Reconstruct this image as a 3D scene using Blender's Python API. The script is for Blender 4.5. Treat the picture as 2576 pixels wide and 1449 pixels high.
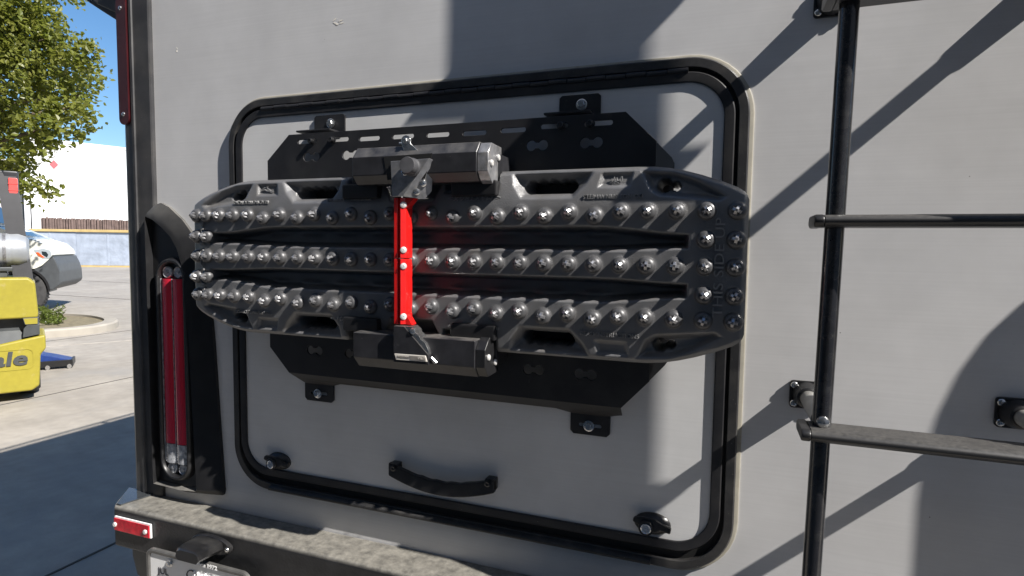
import bpy, bmesh, math, random
import numpy as np
from mathutils import Vector, Matrix
random.seed(7); RNG = np.random.default_rng(7)
for o in list(bpy.data.objects): bpy.data.objects.remove(o)
S = bpy.context.scene
COL = S.collection
PI = math.pi
# ------------------------------------------------------------------ camera, sky, sun, exposure
RT = Vector((0.939, 0.345, 0.013)); UP = Vector((-0.036, 0.060, 0.998)); FW = Vector((-0.343, 0.937, -0.068))
FW.normalize(); RT = (RT - FW*RT.dot(FW)).normalized(); UP = RT.cross(FW)
cam_d = bpy.data.cameras.new('camera'); cam = bpy.data.objects.new('camera', cam_d); COL.objects.link(cam)
cam_d.sensor_width = 36; cam_d.lens = 36*1450/2576; cam_d.clip_start = 0.02; cam_d.clip_end = 2000
cam.matrix_world = Matrix(((RT.x, UP.x, -FW.x, 0.0), (RT.y, UP.y, -FW.y, -1.10), (RT.z, UP.z, -FW.z, 1.45), (0, 0, 0, 1)))
S.camera = cam
SUN = Vector((4.0, -1.0, 3.68)).normalized()            # direction towards the sun
W = bpy.data.worlds.new('World'); S.world = W; W.use_nodes = True
nt = W.node_tree; bg = nt.nodes['Background']
sky = nt.nodes.new('ShaderNodeTexSky'); sky.sky_type = 'NISHITA'; sky.sun_disc = False
sky.sun_elevation = math.asin(SUN.z); sky.sun_rotation = math.atan2(SUN.x, SUN.y)
sky.air_density = 1.0; sky.dust_density = 0.0; sky.ozone_density = 3.0; sky.altitude = 50
hs = nt.nodes.new('ShaderNodeHueSaturation'); hs.inputs['Saturation'].default_value = 1.18; nt.links.new(sky.outputs['Color'], hs.inputs['Color']); nt.links.new(hs.outputs['Color'], bg.inputs['Color']); bg.inputs['Strength'].default_value = 0.08
sl = bpy.data.lights.new('sun', 'SUN'); sl.energy = 5.0; sl.angle = math.radians(0.55); sl.color = (1.0, 0.955, 0.895)
so = bpy.data.objects.new('sun', sl); COL.objects.link(so)
so.rotation_euler = SUN.to_track_quat('Z', 'Y').to_euler()
S.view_settings.view_transform = 'Standard'; S.view_settings.look = 'None'
S.view_settings.exposure = 0.90; S.view_settings.gamma = 1.0; S.view_settings.use_curve_mapping = False

# ------------------------------------------------------------------ materials
def pmat(name, col, rough=0.5, metal=0.0, vary=None, bump=None, speck=None, dust=None, coat=0, spec=0.5, trans=0, stretch=None, streak=None):
    m = bpy.data.materials.new(name); m.use_nodes = True; n = m.node_tree.nodes; L = m.node_tree.links
    b = n['Principled BSDF']; b.inputs['Roughness'].default_value = rough; b.inputs['Metallic'].default_value = metal
    b.inputs['Specular IOR Level'].default_value = spec; b.inputs['Coat Weight'].default_value = coat; b.inputs['Coat Roughness'].default_value = 0.08
    b.inputs['Transmission Weight'].default_value = trans
    c = (*col, 1) if len(col) == 3 else col
    b.inputs['Base Color'].default_value = c
    tc = n.new('ShaderNodeTexCoord'); vec = tc.outputs['Object']
    if stretch:
        mp = n.new('ShaderNodeMapping'); mp.inputs['Scale'].default_value = stretch; L.new(vec, mp.inputs['Vector']); svec = mp.outputs['Vector']
    else: svec = vec
    cur = None
    def rgb(v):
        r = n.new('ShaderNodeRGB'); r.outputs[0].default_value = (*v, 1); return r.outputs[0]
    def noise(scale, detail=4, v=None, rg=0.55):
        t = n.new('ShaderNodeTexNoise'); t.inputs['Scale'].default_value = scale; t.inputs['Detail'].default_value = detail; t.inputs['Roughness'].default_value = rg
        L.new(v or vec, t.inputs['Vector']); return t.outputs['Fac']
    def ramp(f, a, bb):
        r = n.new('ShaderNodeMapRange'); r.inputs['From Min'].default_value = a; r.inputs['From Max'].default_value = bb; L.new(f, r.inputs['Value']); return r.outputs['Result']
    def mix(f, A, B):
        x = n.new('ShaderNodeMix'); x.data_type = 'RGBA'; L.new(f, x.inputs['Factor']); L.new(A, x.inputs['A']); L.new(B, x.inputs['B']); return x.outputs['Result']
    cur = rgb(c[:3])
    if vary:                                            # (scale, amount): lighter and darker patches of the same colour
        for sc, am in (vary if isinstance(vary[0], tuple) else (vary,)):
            f = ramp(noise(sc, 5, svec), 0.3, 0.7)
            hs = n.new('ShaderNodeMixRGB'); hs.blend_type = 'MULTIPLY'; hs.inputs['Fac'].default_value = 1
            r = mix(f, rgb((1-am,)*3), rgb((1+am,)*3)); L.new(cur, hs.inputs[1]); L.new(r, hs.inputs[2]); cur = hs.outputs[0]
    if streak:                                          # (stretch, amount)
        mp2 = n.new('ShaderNodeMapping'); mp2.inputs['Scale'].default_value = streak[0]; L.new(vec, mp2.inputs['Vector'])
        f = ramp(noise(1.0, 4, mp2.outputs['Vector']), 0.3, 0.7)
        hs = n.new('ShaderNodeMixRGB'); hs.blend_type = 'MULTIPLY'; hs.inputs['Fac'].default_value = 1
        r = mix(f, rgb((1-streak[1],)*3), rgb((1+streak[1],)*3)); L.new(cur, hs.inputs[1]); L.new(r, hs.inputs[2]); cur = hs.outputs[0]
    if dust:                                            # (colour, scale, lo, hi, only_up)
        f = ramp(noise(dust[1], 6, None, 0.65), dust[2], dust[3])
        if dust[4]:
            g = n.new('ShaderNodeNewGeometry'); sx = n.new('ShaderNodeSeparateXYZ'); L.new(g.outputs['Normal'], sx.inputs[0])
            k = ramp(sx.outputs['Z'], 0.25, 0.9); mu = n.new('ShaderNodeMath'); mu.operation = 'MULTIPLY'; L.new(f, mu.inputs[0]); L.new(k, mu.inputs[1]); f = mu.outputs[0]
        cl = n.new('ShaderNodeClamp'); L.new(f, cl.inputs[0]); cur = mix(cl.outputs[0], cur, rgb(dust[0]))
    if speck:                                           # (colour, scale, size, keep)
        v = n.new('ShaderNodeTexVoronoi'); v.inputs['Scale'].default_value = speck[1]; L.new(vec, v.inputs['Vector'])
        f = ramp(v.outputs['Distance'], speck[2], speck[2]*0.5); 
        sx = n.new('ShaderNodeSeparateColor'); L.new(v.outputs['Color'], sx.inputs[0]); k = ramp(sx.outputs[0], 1-speck[3], 1-speck[3]+0.01)
        mu = n.new('ShaderNodeMath'); mu.operation = 'MULTIPLY'; L.new(f, mu.inputs[0]); L.new(k, mu.inputs[1])
        cl = n.new('ShaderNodeClamp'); L.new(mu.outputs[0], cl.inputs[0]); cur = mix(cl.outputs[0], cur, rgb(speck[0]))
    L.new(cur, b.inputs['Base Color'])
    if bump:                                            # (scale, strength, distance)
        bp = n.new('ShaderNodeBump'); bp.inputs['Strength'].default_value = bump[1]; bp.inputs['Distance'].default_value = bump[2]
        L.new(noise(bump[0], 3, svec), bp.inputs['Height']); L.new(bp.outputs['Normal'], b.inputs['Normal'])
    return m
M = {}
DUST = (0.30, 0.28, 0.25)
M['wall'] = pmat('silver_cladding', (0.60, 0.595, 0.595), 0.34, 0.0, vary=((1.6, 0.08), (4.5, 0.05), (16.0, 0.03)), streak=((3, 3, 260), 0.03), bump=(2.2, 0.2, 0.012), speck=((0.08, 0.07, 0.06), 42, 0.05, 0.06))
M['panel'] = pmat('hatch_skin', (0.62, 0.62, 0.62), 0.40, 0.0, vary=((3.0, 0.08), (9.0, 0.05)), streak=((3, 3, 260), 0.025), bump=(2.5, 0.1, 0.01), speck=((0.6, 0.6, 0.58), 30, 0.05, 0.05))
M['frame'] = pmat('black_frame_metal', (0.022, 0.022, 0.023), 0.42, 0.0, vary=(40, 0.25), bump=(900, 0.25, 0.0006), dust=((0.075, 0.07, 0.064), 22, 0.45, 0.95, False), speck=((0.35, 0.34, 0.31), 240, 0.13, 0.10))
M['frame2'] = pmat('black_hatch_rim', (0.016, 0.016, 0.018), 0.40, 0.0, dust=((0.05, 0.048, 0.046), 18, 0.45, 1.0, False), speck=((0.3, 0.29, 0.27), 170, 0.11, 0.06))
M['groove'] = pmat('black_rubber_seal', (0.006, 0.006, 0.006), 0.7, 0.0)
M['chalk'] = pmat('chalk_scuff', (0.85, 0.80, 0.70), 0.9)
M['seal'] = pmat('cream_sealant', (0.34, 0.32, 0.265), 0.6, 0.0, vary=(30, 0.15), dust=((0.25, 0.22, 0.17), 60, 0.5, 0.8, False))
M['mould'] = pmat('black_corner_moulding', (0.035, 0.035, 0.037), 0.45, 0.0, vary=(12, 0.3), bump=(700, 0.15, 0.0006), dust=((0.09, 0.085, 0.08), 9, 0.45, 0.9, False), speck=((0.3, 0.29, 0.27), 160, 0.1, 0.05))
M['darkred'] = pmat('dark_red_lens', (0.04, 0.006, 0.008), 0.3, 0.0, vary=(20, 0.2), coat=0.4)
M['red_lens'] = pmat('red_lens', (0.50, 0.018, 0.040), 0.10, 0.0, coat=0.7, streak=((900, 1, 1.5), 0.25))
M['red_refl'] = pmat('red_reflector', (0.50, 0.008, 0.02), 0.22, 0.0, vary=(90, 0.35), coat=0.6, bump=(260, 0.3, 0.001))
M['clear_lens'] = pmat('clear_lens', (0.36, 0.37, 0.39), 0.08, 0.1, vary=(120, 0.5), coat=0.8, bump=(300, 0.6, 0.001))
M['abs'] = pmat('black_moulded_plastic', (0.014, 0.014, 0.015), 0.30, 0.0, vary=(20, 0.25), dust=((0.06, 0.058, 0.055), 12, 0.5, 0.95, False), bump=(500, 0.1, 0.0006))
M['housing'] = pmat('dusty_black_housing', (0.014, 0.014, 0.015), 0.32, 0.0, vary=(20, 0.25), dust=((0.26, 0.25, 0.23), 22, 0.1, 0.9, True), bump=(500, 0.1, 0.0006))
M['board'] = pmat('black_board_nylon', (0.120, 0.120, 0.123), 0.33, 0.0, vary=(30, 0.15), bump=(620, 0.7, 0.0011), dust=((0.11, 0.102, 0.092), 14, 0.45, 0.9, False), spec=0.9)
M['letter'] = pmat('board_lettering', (0.22, 0.22, 0.22), 0.33, 0.0)  # same plastic as the board; lit relief edges put into the paler colour
M['tooth'] = pmat('dark_metal_stud', (0.085, 0.085, 0.088), 0.44, 0.35, vary=(160, 0.25))
M['cross'] = pmat('worn_metal_point', (0.30, 0.30, 0.31), 0.33, 0.75, vary=(200, 0.3))
M['plate'] = pmat('black_powder_coat', (0.014, 0.014, 0.016), 0.45, 0.0, vary=(20, 0.2), bump=(900, 0.12, 0.0004), speck=((0.25, 0.24, 0.22), 130, 0.08, 0.05), dust=((0.035, 0.034, 0.033), 10, 0.5, 0.9, False))
M['clamp'] = pmat('black_clamp_coat', (0.024, 0.024, 0.027), 0.38, 0.1, vary=(40, 0.3), bump=(800, 0.2, 0.0005), dust=((0.20, 0.19, 0.175), 26, 0.35, 0.80, True), speck=((0.35, 0.34, 0.32), 210, 0.1, 0.08))
M['dusty_metal'] = pmat('dusty_grey_metal', (0.23, 0.23, 0.24), 0.36, 0.45, vary=(60, 0.4), dust=((0.40, 0.37, 0.31), 50, 0.52, 0.8, False))
M['lock_metal'] = pmat('dark_worn_metal', (0.26, 0.26, 0.27), 0.34, 0.6, vary=((60, 0.3), (18, 0.25)), dust=((0.38, 0.35, 0.30), 45, 0.55, 0.85, False))
M['steel'] = pmat('bright_steel', (0.62, 0.62, 0.62), 0.25, 0.95, vary=(80, 0.2))
M['white_rivet'] = pmat('pale_rivet', (0.75, 0.74, 0.72), 0.3, 0.4, vary=(80, 0.1))
M['red'] = pmat('red_painted_arm', (0.58, 0.011, 0.010), 0.26, 0.0, coat=0.5, vary=((30, 0.12), (120, 0.08)), speck=((0.55, 0.30, 0.26), 150, 0.10, 0.05))
M['black'] = pmat('black_plastic', (0.012, 0.012, 0.013), 0.4, 0.0, vary=(60, 0.3))
M['knob'] = pmat('grey_lock_cap', (0.065, 0.065, 0.07), 0.5, 0.1, vary=(60, 0.2))
M['tag'] = pmat('pale_name_tag', (0.68, 0.64, 0.58), 0.4, 0.0)
M['tagdark'] = pmat('grey_tag_print', (0.22, 0.20, 0.18), 0.5, 0.0)
M['ladder'] = pmat('black_gloss_tube', (0.016, 0.016, 0.018), 0.22, 0.0, vary=(30, 0.2), coat=0.3, dust=((0.055, 0.054, 0.051), 34, 0.50, 0.95, False), speck=((0.35, 0.34, 0.32), 160, 0.1, 0.05))
M['tread'] = pmat('dusty_black_tread', (0.02, 0.02, 0.021), 0.4, 0.0, dust=((0.11, 0.105, 0.098), 160, 0.2, 0.95, True))
M['grey_tube'] = pmat('grey_standoff_tube', (0.30, 0.295, 0.28), 0.4, 0.3, vary=(40, 0.2))
M['bumper'] = pmat('dusty_black_bumper', (0.016, 0.016, 0.017), 0.45, 0.0, vary=(30, 0.3), bump=(160, 0.35, 0.002), dust=((0.36, 0.34, 0.295), 55, 0.08, 0.98, True), streak=((3, 30, 30), 0.25), speck=((0.2, 0.19, 0.17), 150, 0.1, 0.05))
M['black_gloss'] = pmat('gloss_black_cap', (0.10, 0.11, 0.12), 0.12, 0.6, vary=(20, 0.1))
M['platewhite'] = pmat('white_plate', (0.80, 0.80, 0.80), 0.35, 0.0)
M['plframe'] = pmat('grey_plate_frame', (0.10, 0.098, 0.094), 0.4, 0.2, vary=(30, 0.25))
M['ink'] = pmat('dark_ink', (0.02, 0.02, 0.03), 0.5)
M['whiteink'] = pmat('white_ink', (0.85, 0.85, 0.85), 0.5)
M['concrete'] = pmat('concrete_yard', (0.315, 0.285, 0.245), 0.8, 0.0, vary=((0.35, 0.14), (2.2, 0.13), (9.0, 0.10)), bump=(60, 0.2, 0.004), dust=((0.27, 0.255, 0.235), 1.3, 0.52, 0.75, False))
M['joint'] = pmat('joint_filler', (0.07, 0.066, 0.06), 0.9)
M['line'] = pmat('worn_white_line', (0.355, 0.325, 0.285), 0.8, vary=(8, 0.2))
M['kerb'] = pmat('kerb_concrete', (0.33, 0.30, 0.255), 0.85, vary=(5, 0.1), bump=(40, 0.2, 0.004))
M['soil'] = pmat('dry_soil', (0.19, 0.16, 0.10), 0.95, vary=(12, 0.3), bump=(30, 0.6, 0.02))
M['yellow'] = pmat('yellow_forklift_paint', (0.30, 0.255, 0.03), 0.45, 0.0, vary=((4, 0.06), (22, 0.07)), dust=((0.40, 0.33, 0.14), 9, 0.58, 0.8, False), bump=(18, 0.1, 0.004))
M['charcoal'] = pmat('charcoal_paint', (0.055, 0.06, 0.062), 0.45, vary=(10, 0.2))
M['guard'] = pmat('black_guard_paint', (0.022, 0.022, 0.025), 0.4, vary=(10, 0.2))
M['dkblue'] = pmat('blue_paint', (0.012, 0.035, 0.16), 0.4, vary=(12, 0.2))
M['alu'] = pmat('dull_aluminium', (0.36, 0.375, 0.39), 0.38, 0.35, vary=(7, 0.15))
M['vanwhite'] = pmat('off_white_van_paint', (0.70, 0.69, 0.61), 0.3, 0.0, coat=0.5, vary=(3, 0.03))
M['vangrey'] = pmat('grey_van_bumper', (0.055, 0.06, 0.065), 0.5, vary=(8, 0.15))
M['tyre'] = pmat('tyre_rubber', (0.035, 0.034, 0.034), 0.8, vary=(20, 0.25), bump=(60, 0.4, 0.006))
M['glass'] = pmat('dark_glass', (0.02, 0.03, 0.035), 0.06, 0.0, coat=0.6)
M['lamp'] = pmat('headlamp_glass', (0.45, 0.5, 0.54), 0.08, 0.3, coat=0.8)
M['amber'] = pmat('orange_lamp', (0.70, 0.10, 0.02), 0.2, coat=0.5)
M['rearlamp'] = pmat('red_pale_lamp', (0.72, 0.10, 0.09), 0.2, coat=0.5)
M['ware'] = pmat('white_render', (0.78, 0.775, 0.765), 0.8, vary=((0.12, 0.02), (0.6, 0.015)))
M['waregrey'] = pmat('grey_render', (0.42, 0.40, 0.40), 0.8, vary=(0.3, 0.05))
M['diamond'] = pmat('red_sign', (0.45, 0.09, 0.10), 0.6)
M['slat'] = pmat('brown_slats', (0.12, 0.082, 0.070), 0.8, vary=(2.5, 0.3))
M['wrap'] = pmat('pale_blue_wrap', (0.36, 0.40, 0.47), 0.25, vary=((0.5, 0.14), (2.0, 0.12)), bump=(1.5, 0.4, 0.1))
M['timber'] = pmat('pale_timber', (0.55, 0.40, 0.17), 0.7, vary=(2, 0.15))
M['bark'] = pmat('tree_bark', (0.16, 0.125, 0.09), 0.9, vary=(9, 0.25), bump=(24, 0.6, 0.02))
def leafmat(name, c1, c2, tr):
    m = bpy.data.materials.new(name); m.use_nodes = True; n = m.node_tree.nodes; L = m.node_tree.links
    b = n['Principled BSDF']; out = n['Material Output']; b.inputs['Roughness'].default_value = 0.38
    oi = n.new('ShaderNodeTexCoord'); no = n.new('ShaderNodeTexNoise'); no.inputs['Scale'].default_value = 4.5; no.inputs['Detail'].default_value = 4; L.new(oi.outputs['Object'], no.inputs['Vector'])
    mr = n.new('ShaderNodeMapRange'); mr.inputs['From Min'].default_value = 0.35; mr.inputs['From Max'].default_value = 0.65; L.new(no.outputs['Fac'], mr.inputs['Value'])
    mx = n.new('ShaderNodeMix'); mx.data_type = 'RGBA'; mx.inputs['A'].default_value = (*c1, 1); mx.inputs['B'].default_value = (*c2, 1); L.new(mr.outputs['Result'], mx.inputs['Factor'])
    L.new(mx.outputs['Result'], b.inputs['Base Color'])
    t = n.new('ShaderNodeBsdfTranslucent'); t.inputs['Color'].default_value = (*tr, 1)
    ms = n.new('ShaderNodeMixShader'); ms.inputs[0].default_value = 0.42; L.new(b.outputs[0], ms.inputs[1]); L.new(t.outputs[0], ms.inputs[2]); L.new(ms.outputs[0], out.inputs['Surface'])
    return m
M['leaf'] = leafmat('tree_leaves', (0.13, 0.155, 0.022), (0.20, 0.20, 0.042), (0.29, 0.32, 0.05))
M['weed'] = leafmat('weed_leaves', (0.11, 0.14, 0.03), (0.12, 0.16, 0.03), (0.22, 0.26, 0.05))

# ------------------------------------------------------------------ helpers
def top(name, label, cat, loc=(0, 0, 0), rz=0, group=None):
    o = bpy.data.objects.new(name, None); COL.objects.link(o); o.empty_display_size = 0.05
    o.location = loc; o.rotation_euler = (0, 0, rz); o['label'] = label; o['category'] = cat
    if group: o['group'] = group
    return o
def put(name, me, parent=None, loc=None):
    """link a mesh; with loc None its vertices are in the frame the thing's base stands in (world for unrotated things)"""
    o = bpy.data.objects.new(name, me); COL.objects.link(o)
    if parent is not None:
        o.parent = parent
        if loc is None:
            loc = (0, 0, 0) if parent.type == 'MESH' or parent.rotation_euler.z != 0 else -Vector(parent.location)
    o.location = loc or (0, 0, 0)
    return o
def mesh(bm, mats, ang=34, name='m'):
    bm.normal_update(); ca = math.radians(ang)
    for f in bm.faces: f.smooth = True
    for e in bm.edges:
        if len(e.link_faces) == 2 and e.calc_face_angle(0) > ca: e.smooth = False
    me = bpy.data.meshes.new(name); bm.to_mesh(me); bm.free()
    for m in (mats if isinstance(mats, (list, tuple)) else [mats]): me.materials.append(M[m])
    return me
def part(name, bm, mats, parent=None, loc=None, ang=34):
    o = put(name, mesh(bm, mats, ang, name), parent, loc)
    w = o.modifiers.new('weighted_normal', 'WEIGHTED_NORMAL'); w.keep_sharp = True; w.weight = 80
    return o
def structure(o): o['kind'] = 'structure'; return o
NB = bmesh.new
def _bev(bm, vs, bev, seg):
    if bev > 0:
        es = {e for v in vs for e in v.link_edges}
        bmesh.ops.bevel(bm, geom=list(es), offset=bev, segments=seg, affect='EDGES', profile=0.5, clamp_overlap=True)
def box(bm, x0, x1, y0, y1, z0, z1, bev=0, seg=2, mi=0):
    n0 = len(bm.faces)
    v = [bm.verts.new(p) for p in ((x0,y0,z0),(x1,y0,z0),(x1,y1,z0),(x0,y1,z0),(x0,y0,z1),(x1,y0,z1),(x1,y1,z1),(x0,y1,z1))]
    for q in ((0,3,2,1),(4,5,6,7),(0,1,5,4),(1,2,6,5),(2,3,7,6),(3,0,4,7)):
        f = bm.faces.new([v[i] for i in q]); f.material_index = mi
    _bev(bm, v, bev, seg)
    return bm
def prism(bm, pts, a, b, axis='y', bev=0, seg=2, mi=0):
    """pts: polygon in the two other axes (xz for y, yz for x, xy for z); extruded from a to b"""
    def P(p, t):
        return (p[0], t, p[1]) if axis == 'y' else (t, p[0], p[1]) if axis == 'x' else (p[0], p[1], t)
    A = [bm.verts.new(P(p, a)) for p in pts]; B = [bm.verts.new(P(p, b)) for p in pts]; n = len(pts)
    fs = [bm.faces.new(A), bm.faces.new(B[::-1])] + [bm.faces.new((A[i], B[i], B[(i+1) % n], A[(i+1) % n])) for i in range(n)]
    for f in fs: f.material_index = mi
    bmesh.ops.recalc_face_normals(bm, faces=fs)
    _bev(bm, A + B, bev, seg)
    return bm
def basis(d):
    d = Vector(d).normalized(); u = d.orthogonal().normalized(); return d, u, d.cross(u)
def tube(bm, pts, r, seg=14, caps=True, mi=0):
    pts = [Vector(p) for p in pts]; rings = []
    d0, u, w = basis(pts[1]-pts[0])
    for i, p in enumerate(pts):
        d = (pts[min(i+1, len(pts)-1)] - pts[max(i-1, 0)]).normalized()
        u = (u - d*u.dot(d)).normalized(); w = d.cross(u); rr = r[i] if isinstance(r, (list, tuple)) else r
        rings.append([bm.verts.new(p + rr*(u*math.cos(t) + w*math.sin(t))) for t in [2*PI*k/seg for k in range(seg)]])
    for a, b in zip(rings, rings[1:]):
        for k in range(seg):
            f = bm.faces.new((a[k], a[(k+1) % seg], b[(k+1) % seg], b[k])); f.material_index = mi
    if caps:
        bm.faces.new(rings[0][::-1]).material_index = mi; bm.faces.new(rings[-1]).material_index = mi
    return bm
def lathe(bm, prof, c, axis, seg=18, mi=0):
    """prof: (radius, height along axis)"""
    d, u, w = basis(axis); c = Vector(c); rings = []
    for r, h in prof:
        if r < 1e-6: rings.append([bm.verts.new(c + d*h)])
        else: rings.append([bm.verts.new(c + d*h + r*(u*math.cos(2*PI*k/seg) + w*math.sin(2*PI*k/seg))) for k in range(seg)])
    fs = []
    for a, b in zip(rings, rings[1:]):
        for k in range(seg):
            k2 = (k+1) % seg
            q = [a[0] if len(a) == 1 else a[k]] + ([] if len(a) == 1 else [a[k2]]) + ([b[0]] if len(b) == 1 else [b[k2], b[k]])
            f = bm.faces.new(q); f.material_index = mi; fs.append(f)
    for r in (rings[0], rings[-1]):
        if len(r) > 2: f = bm.faces.new(r); f.material_index = mi; fs.append(f)
    bmesh.ops.recalc_face_normals(bm, faces=fs)
    return bm
def rrect(x0, x1, z0, z1, r, n=10):
    out = []
    for cx, cz, a0 in ((x1-r, z1-r, 0), (x0+r, z1-r, PI/2), (x0+r, z0+r, PI), (x1-r, z0+r, 1.5*PI)):
        for k in range(n+1):
            a = a0 + PI/2*k/n; out.append((cx + r*math.cos(a), cz + r*math.sin(a)))
    return out
def rring(bm, x0, x1, z0, z1, r, prof, n=10, mi=0):
    """sweep prof (inset from the outline, y) round a rounded rectangle"""
    rings = []
    for ins, y in prof: rings.append([bm.verts.new((p[0], y, p[1])) for p in rrect(x0+ins, x1-ins, z0+ins, z1-ins, max(r-ins, 0.002), n)])
    k = len(rings[0]); fs = []
    for a, b in zip(rings, rings[1:]):
        for i in range(k):
            f = bm.faces.new((a[i], a[(i+1) % k], b[(i+1) % k], b[i])); f.material_index = mi; fs.append(f)
    return bm
def sheet(name, outline, holes, t, mat, bev=0.0006):
    """a flat plate in xz with real cut-outs: front at y = 0, back at y = t"""
    cu = bpy.data.curves.new(name, 'CURVE'); cu.dimensions = '2D'; cu.fill_mode = 'BOTH'; cu.extrude = t/2; cu.bevel_depth = bev
    for poly in [outline] + holes:
        sp = cu.splines.new('POLY'); sp.points.add(len(poly)-1); sp.use_cyclic_u = True
        for q, p in zip(sp.points, poly): q.co = (p[0], p[1], 0, 1)
    ob = bpy.data.objects.new(name, cu); COL.objects.link(ob); bpy.context.view_layer.update()
    me = bpy.data.meshes.new_from_object(ob.evaluated_get(bpy.context.evaluated_depsgraph_get()))
    bpy.data.objects.remove(ob)
    me.transform(Matrix.Rotation(PI/2, 4, 'X')); me.transform(Matrix.Translation((0, t/2, 0)))
    me.materials.clear(); me.materials.append(M[mat]); return me
def slot(cx, cz, w, h, n=8):
    return rrect(cx-w/2, cx+w/2, cz-h/2, cz+h/2, h/2-1e-4, n)
def dumbbell(cx, cz, d=0.023, r=0.0105, neck=0.006, n=14):
    a0 = math.asin(neck/r); out = []
    for s in (1, -1):
        for k in range(n+1):
            a = (PI - a0 - (2*PI - 2*a0)*k/n) if s == 1 else (-a0 - (2*PI-2*a0)*k/n)
            out.append((cx + s*d/2 + r*math.cos(a), cz + r*math.sin(a)))
    return out
def circle(cx, cz, r, n=20): return [(cx + r*math.cos(2*PI*k/n), cz + r*math.sin(2*PI*k/n)) for k in range(n)]
def text(name, body, size, mat, parent, pos, turn=0, ext=0.0008, width=None, flip=False, offset=0.0, shear=0.0, loc=None, bev=0.0):
    """raised or printed lettering facing -y; pos = centre; turn = turn as seen from the front, anticlockwise"""
    cu = bpy.data.curves.new(name, 'FONT'); cu.body = body; cu.size = size; cu.extrude = ext; cu.offset = offset; cu.align_x = 'CENTER'; cu.align_y = 'CENTER'; cu.shear = shear; cu.bevel_depth = bev
    cu.resolution_u = 3
    ob = bpy.data.objects.new(name, cu); COL.objects.link(ob); bpy.context.view_layer.update()
    me = bpy.data.meshes.new_from_object(ob.evaluated_get(bpy.context.evaluated_depsgraph_get()))
    bpy.data.objects.remove(ob)
    if width:
        xs = [v.co.x for v in me.vertices]; s = width/(max(xs)-min(xs)); me.transform(Matrix.Diagonal((s, 1, 1, 1)))
    me.transform(Matrix.Translation(pos) @ Matrix.Rotation(-turn, 4, 'Y') @ Matrix.Rotation(PI/2, 4, 'X'))
    me.materials.clear(); me.materials.append(M[mat])
    return put(name, me, parent, loc)
def hexbolt(bm, c, axis, r, h, washer=1.5, mi=0):
    lathe(bm, [(0, 0.001), (r*washer, 0.001), (r*washer, h*0.28), (r*1.25, h*0.34), (r*1.2, h*0.36)], c, axis, 20, mi)
    lathe(bm, [(r*1.0, h*0.33), (r*1.0, h*0.9), (r*0.85, h), (0, h)], c, axis, 6, mi)
    return bm
def domescrew(bm, c, axis, r, h, mi=0):
    return lathe(bm, [(r, 0), (r, h*0.35), (r*0.85, h*0.75), (r*0.5, h*0.97), (r*0.22, h), (r*0.2, h*0.7), (0, h*0.7)], c, axis, 18, mi)
def sstep(a, b, x):
    t = np.clip((x-a)/(b-a), 0, 1); return t*t*(3-2*t)

# ================================================================== SETTING
bm = NB(); box(bm, -420, 300, -260, 420, -0.6, 0.0); g = structure(part('ground', bm, 'concrete'))
bm = NB()
for x in (-2.72, -6.0, -9.3): prism(bm, [(x-0.006, -20), (x+0.006, -20), (x+0.006+0.0, 40), (x-0.006, 40)], 0.0, 0.004, 'z')
for y in (-4.0, 9.5, 14.0): prism(bm, [(-40, y-0.007), (2.5, y-0.007), (2.5, y+0.007), (-40, y+0.007)], 0.004, 0.008, 'z')
structure(part('expansion_joints', bm, 'joint'))
bm = NB()
for a, b, w in (((-8.95, 4.05), (-8.1, 5.35), 0.06),):
    d = (Vector(b)-Vector(a)).normalized(); n_ = Vector((-d.y, d.x))*w/2; a = Vector(a); b = Vector(b)
    prism(bm, [tuple(a+n_), tuple(a-n_), tuple(b-n_), tuple(b+n_)], 0.0, 0.005, 'z')
structure(part('painted_lines', bm, 'line'))
# kerbed island
isl = [(-9.86, 3.6), (-9.68, 4.6), (-9.45, 5.0), (-9.48, 5.4), (-9.75, 5.85), (-10.3, 6.2), (-11.2, 6.4), (-12.4, 6.1), (-12.9, 5.0), (-12.8, 3.4), (-11.5, 2.9), (-10.4, 3.0)]
def smooth_poly(p, it=2):
    for _ in range(it):
        q = []
        for i in range(len(p)):
            a, b = Vector(p[i]), Vector(p[(i+1) % len(p)]); q += [tuple(a*.75+b*.25), tuple(a*.25+b*.75)]
        p = q
    return p
io = smooth_poly(isl); ic = Vector((-11.2, 4.7)); ii = [tuple(ic + (Vector(p)-ic)*0.885) for p in io]
bm = NB()
lv = [(io, 0.0), (io, 0.10), ([tuple(ic+(Vector(p)-ic)*0.985) for p in io], 0.125), (ii, 0.125), (ii, 0.06)]
rings = [[bm.verts.new((x, y, z)) for x, y in p] for p, z in lv]
for a, b in zip(rings, rings[1:]):
    for k in range(len(a)): bm.faces.new((a[k], a[(k+1) % len(a)], b[(k+1) % len(a)], b[k]))
structure(part('kerb', bm, 'kerb'))
bm = NB(); prism(bm, ii, 0.02, 0.085, 'z'); structure(part('planting_bed', bm, 'soil'))

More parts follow.
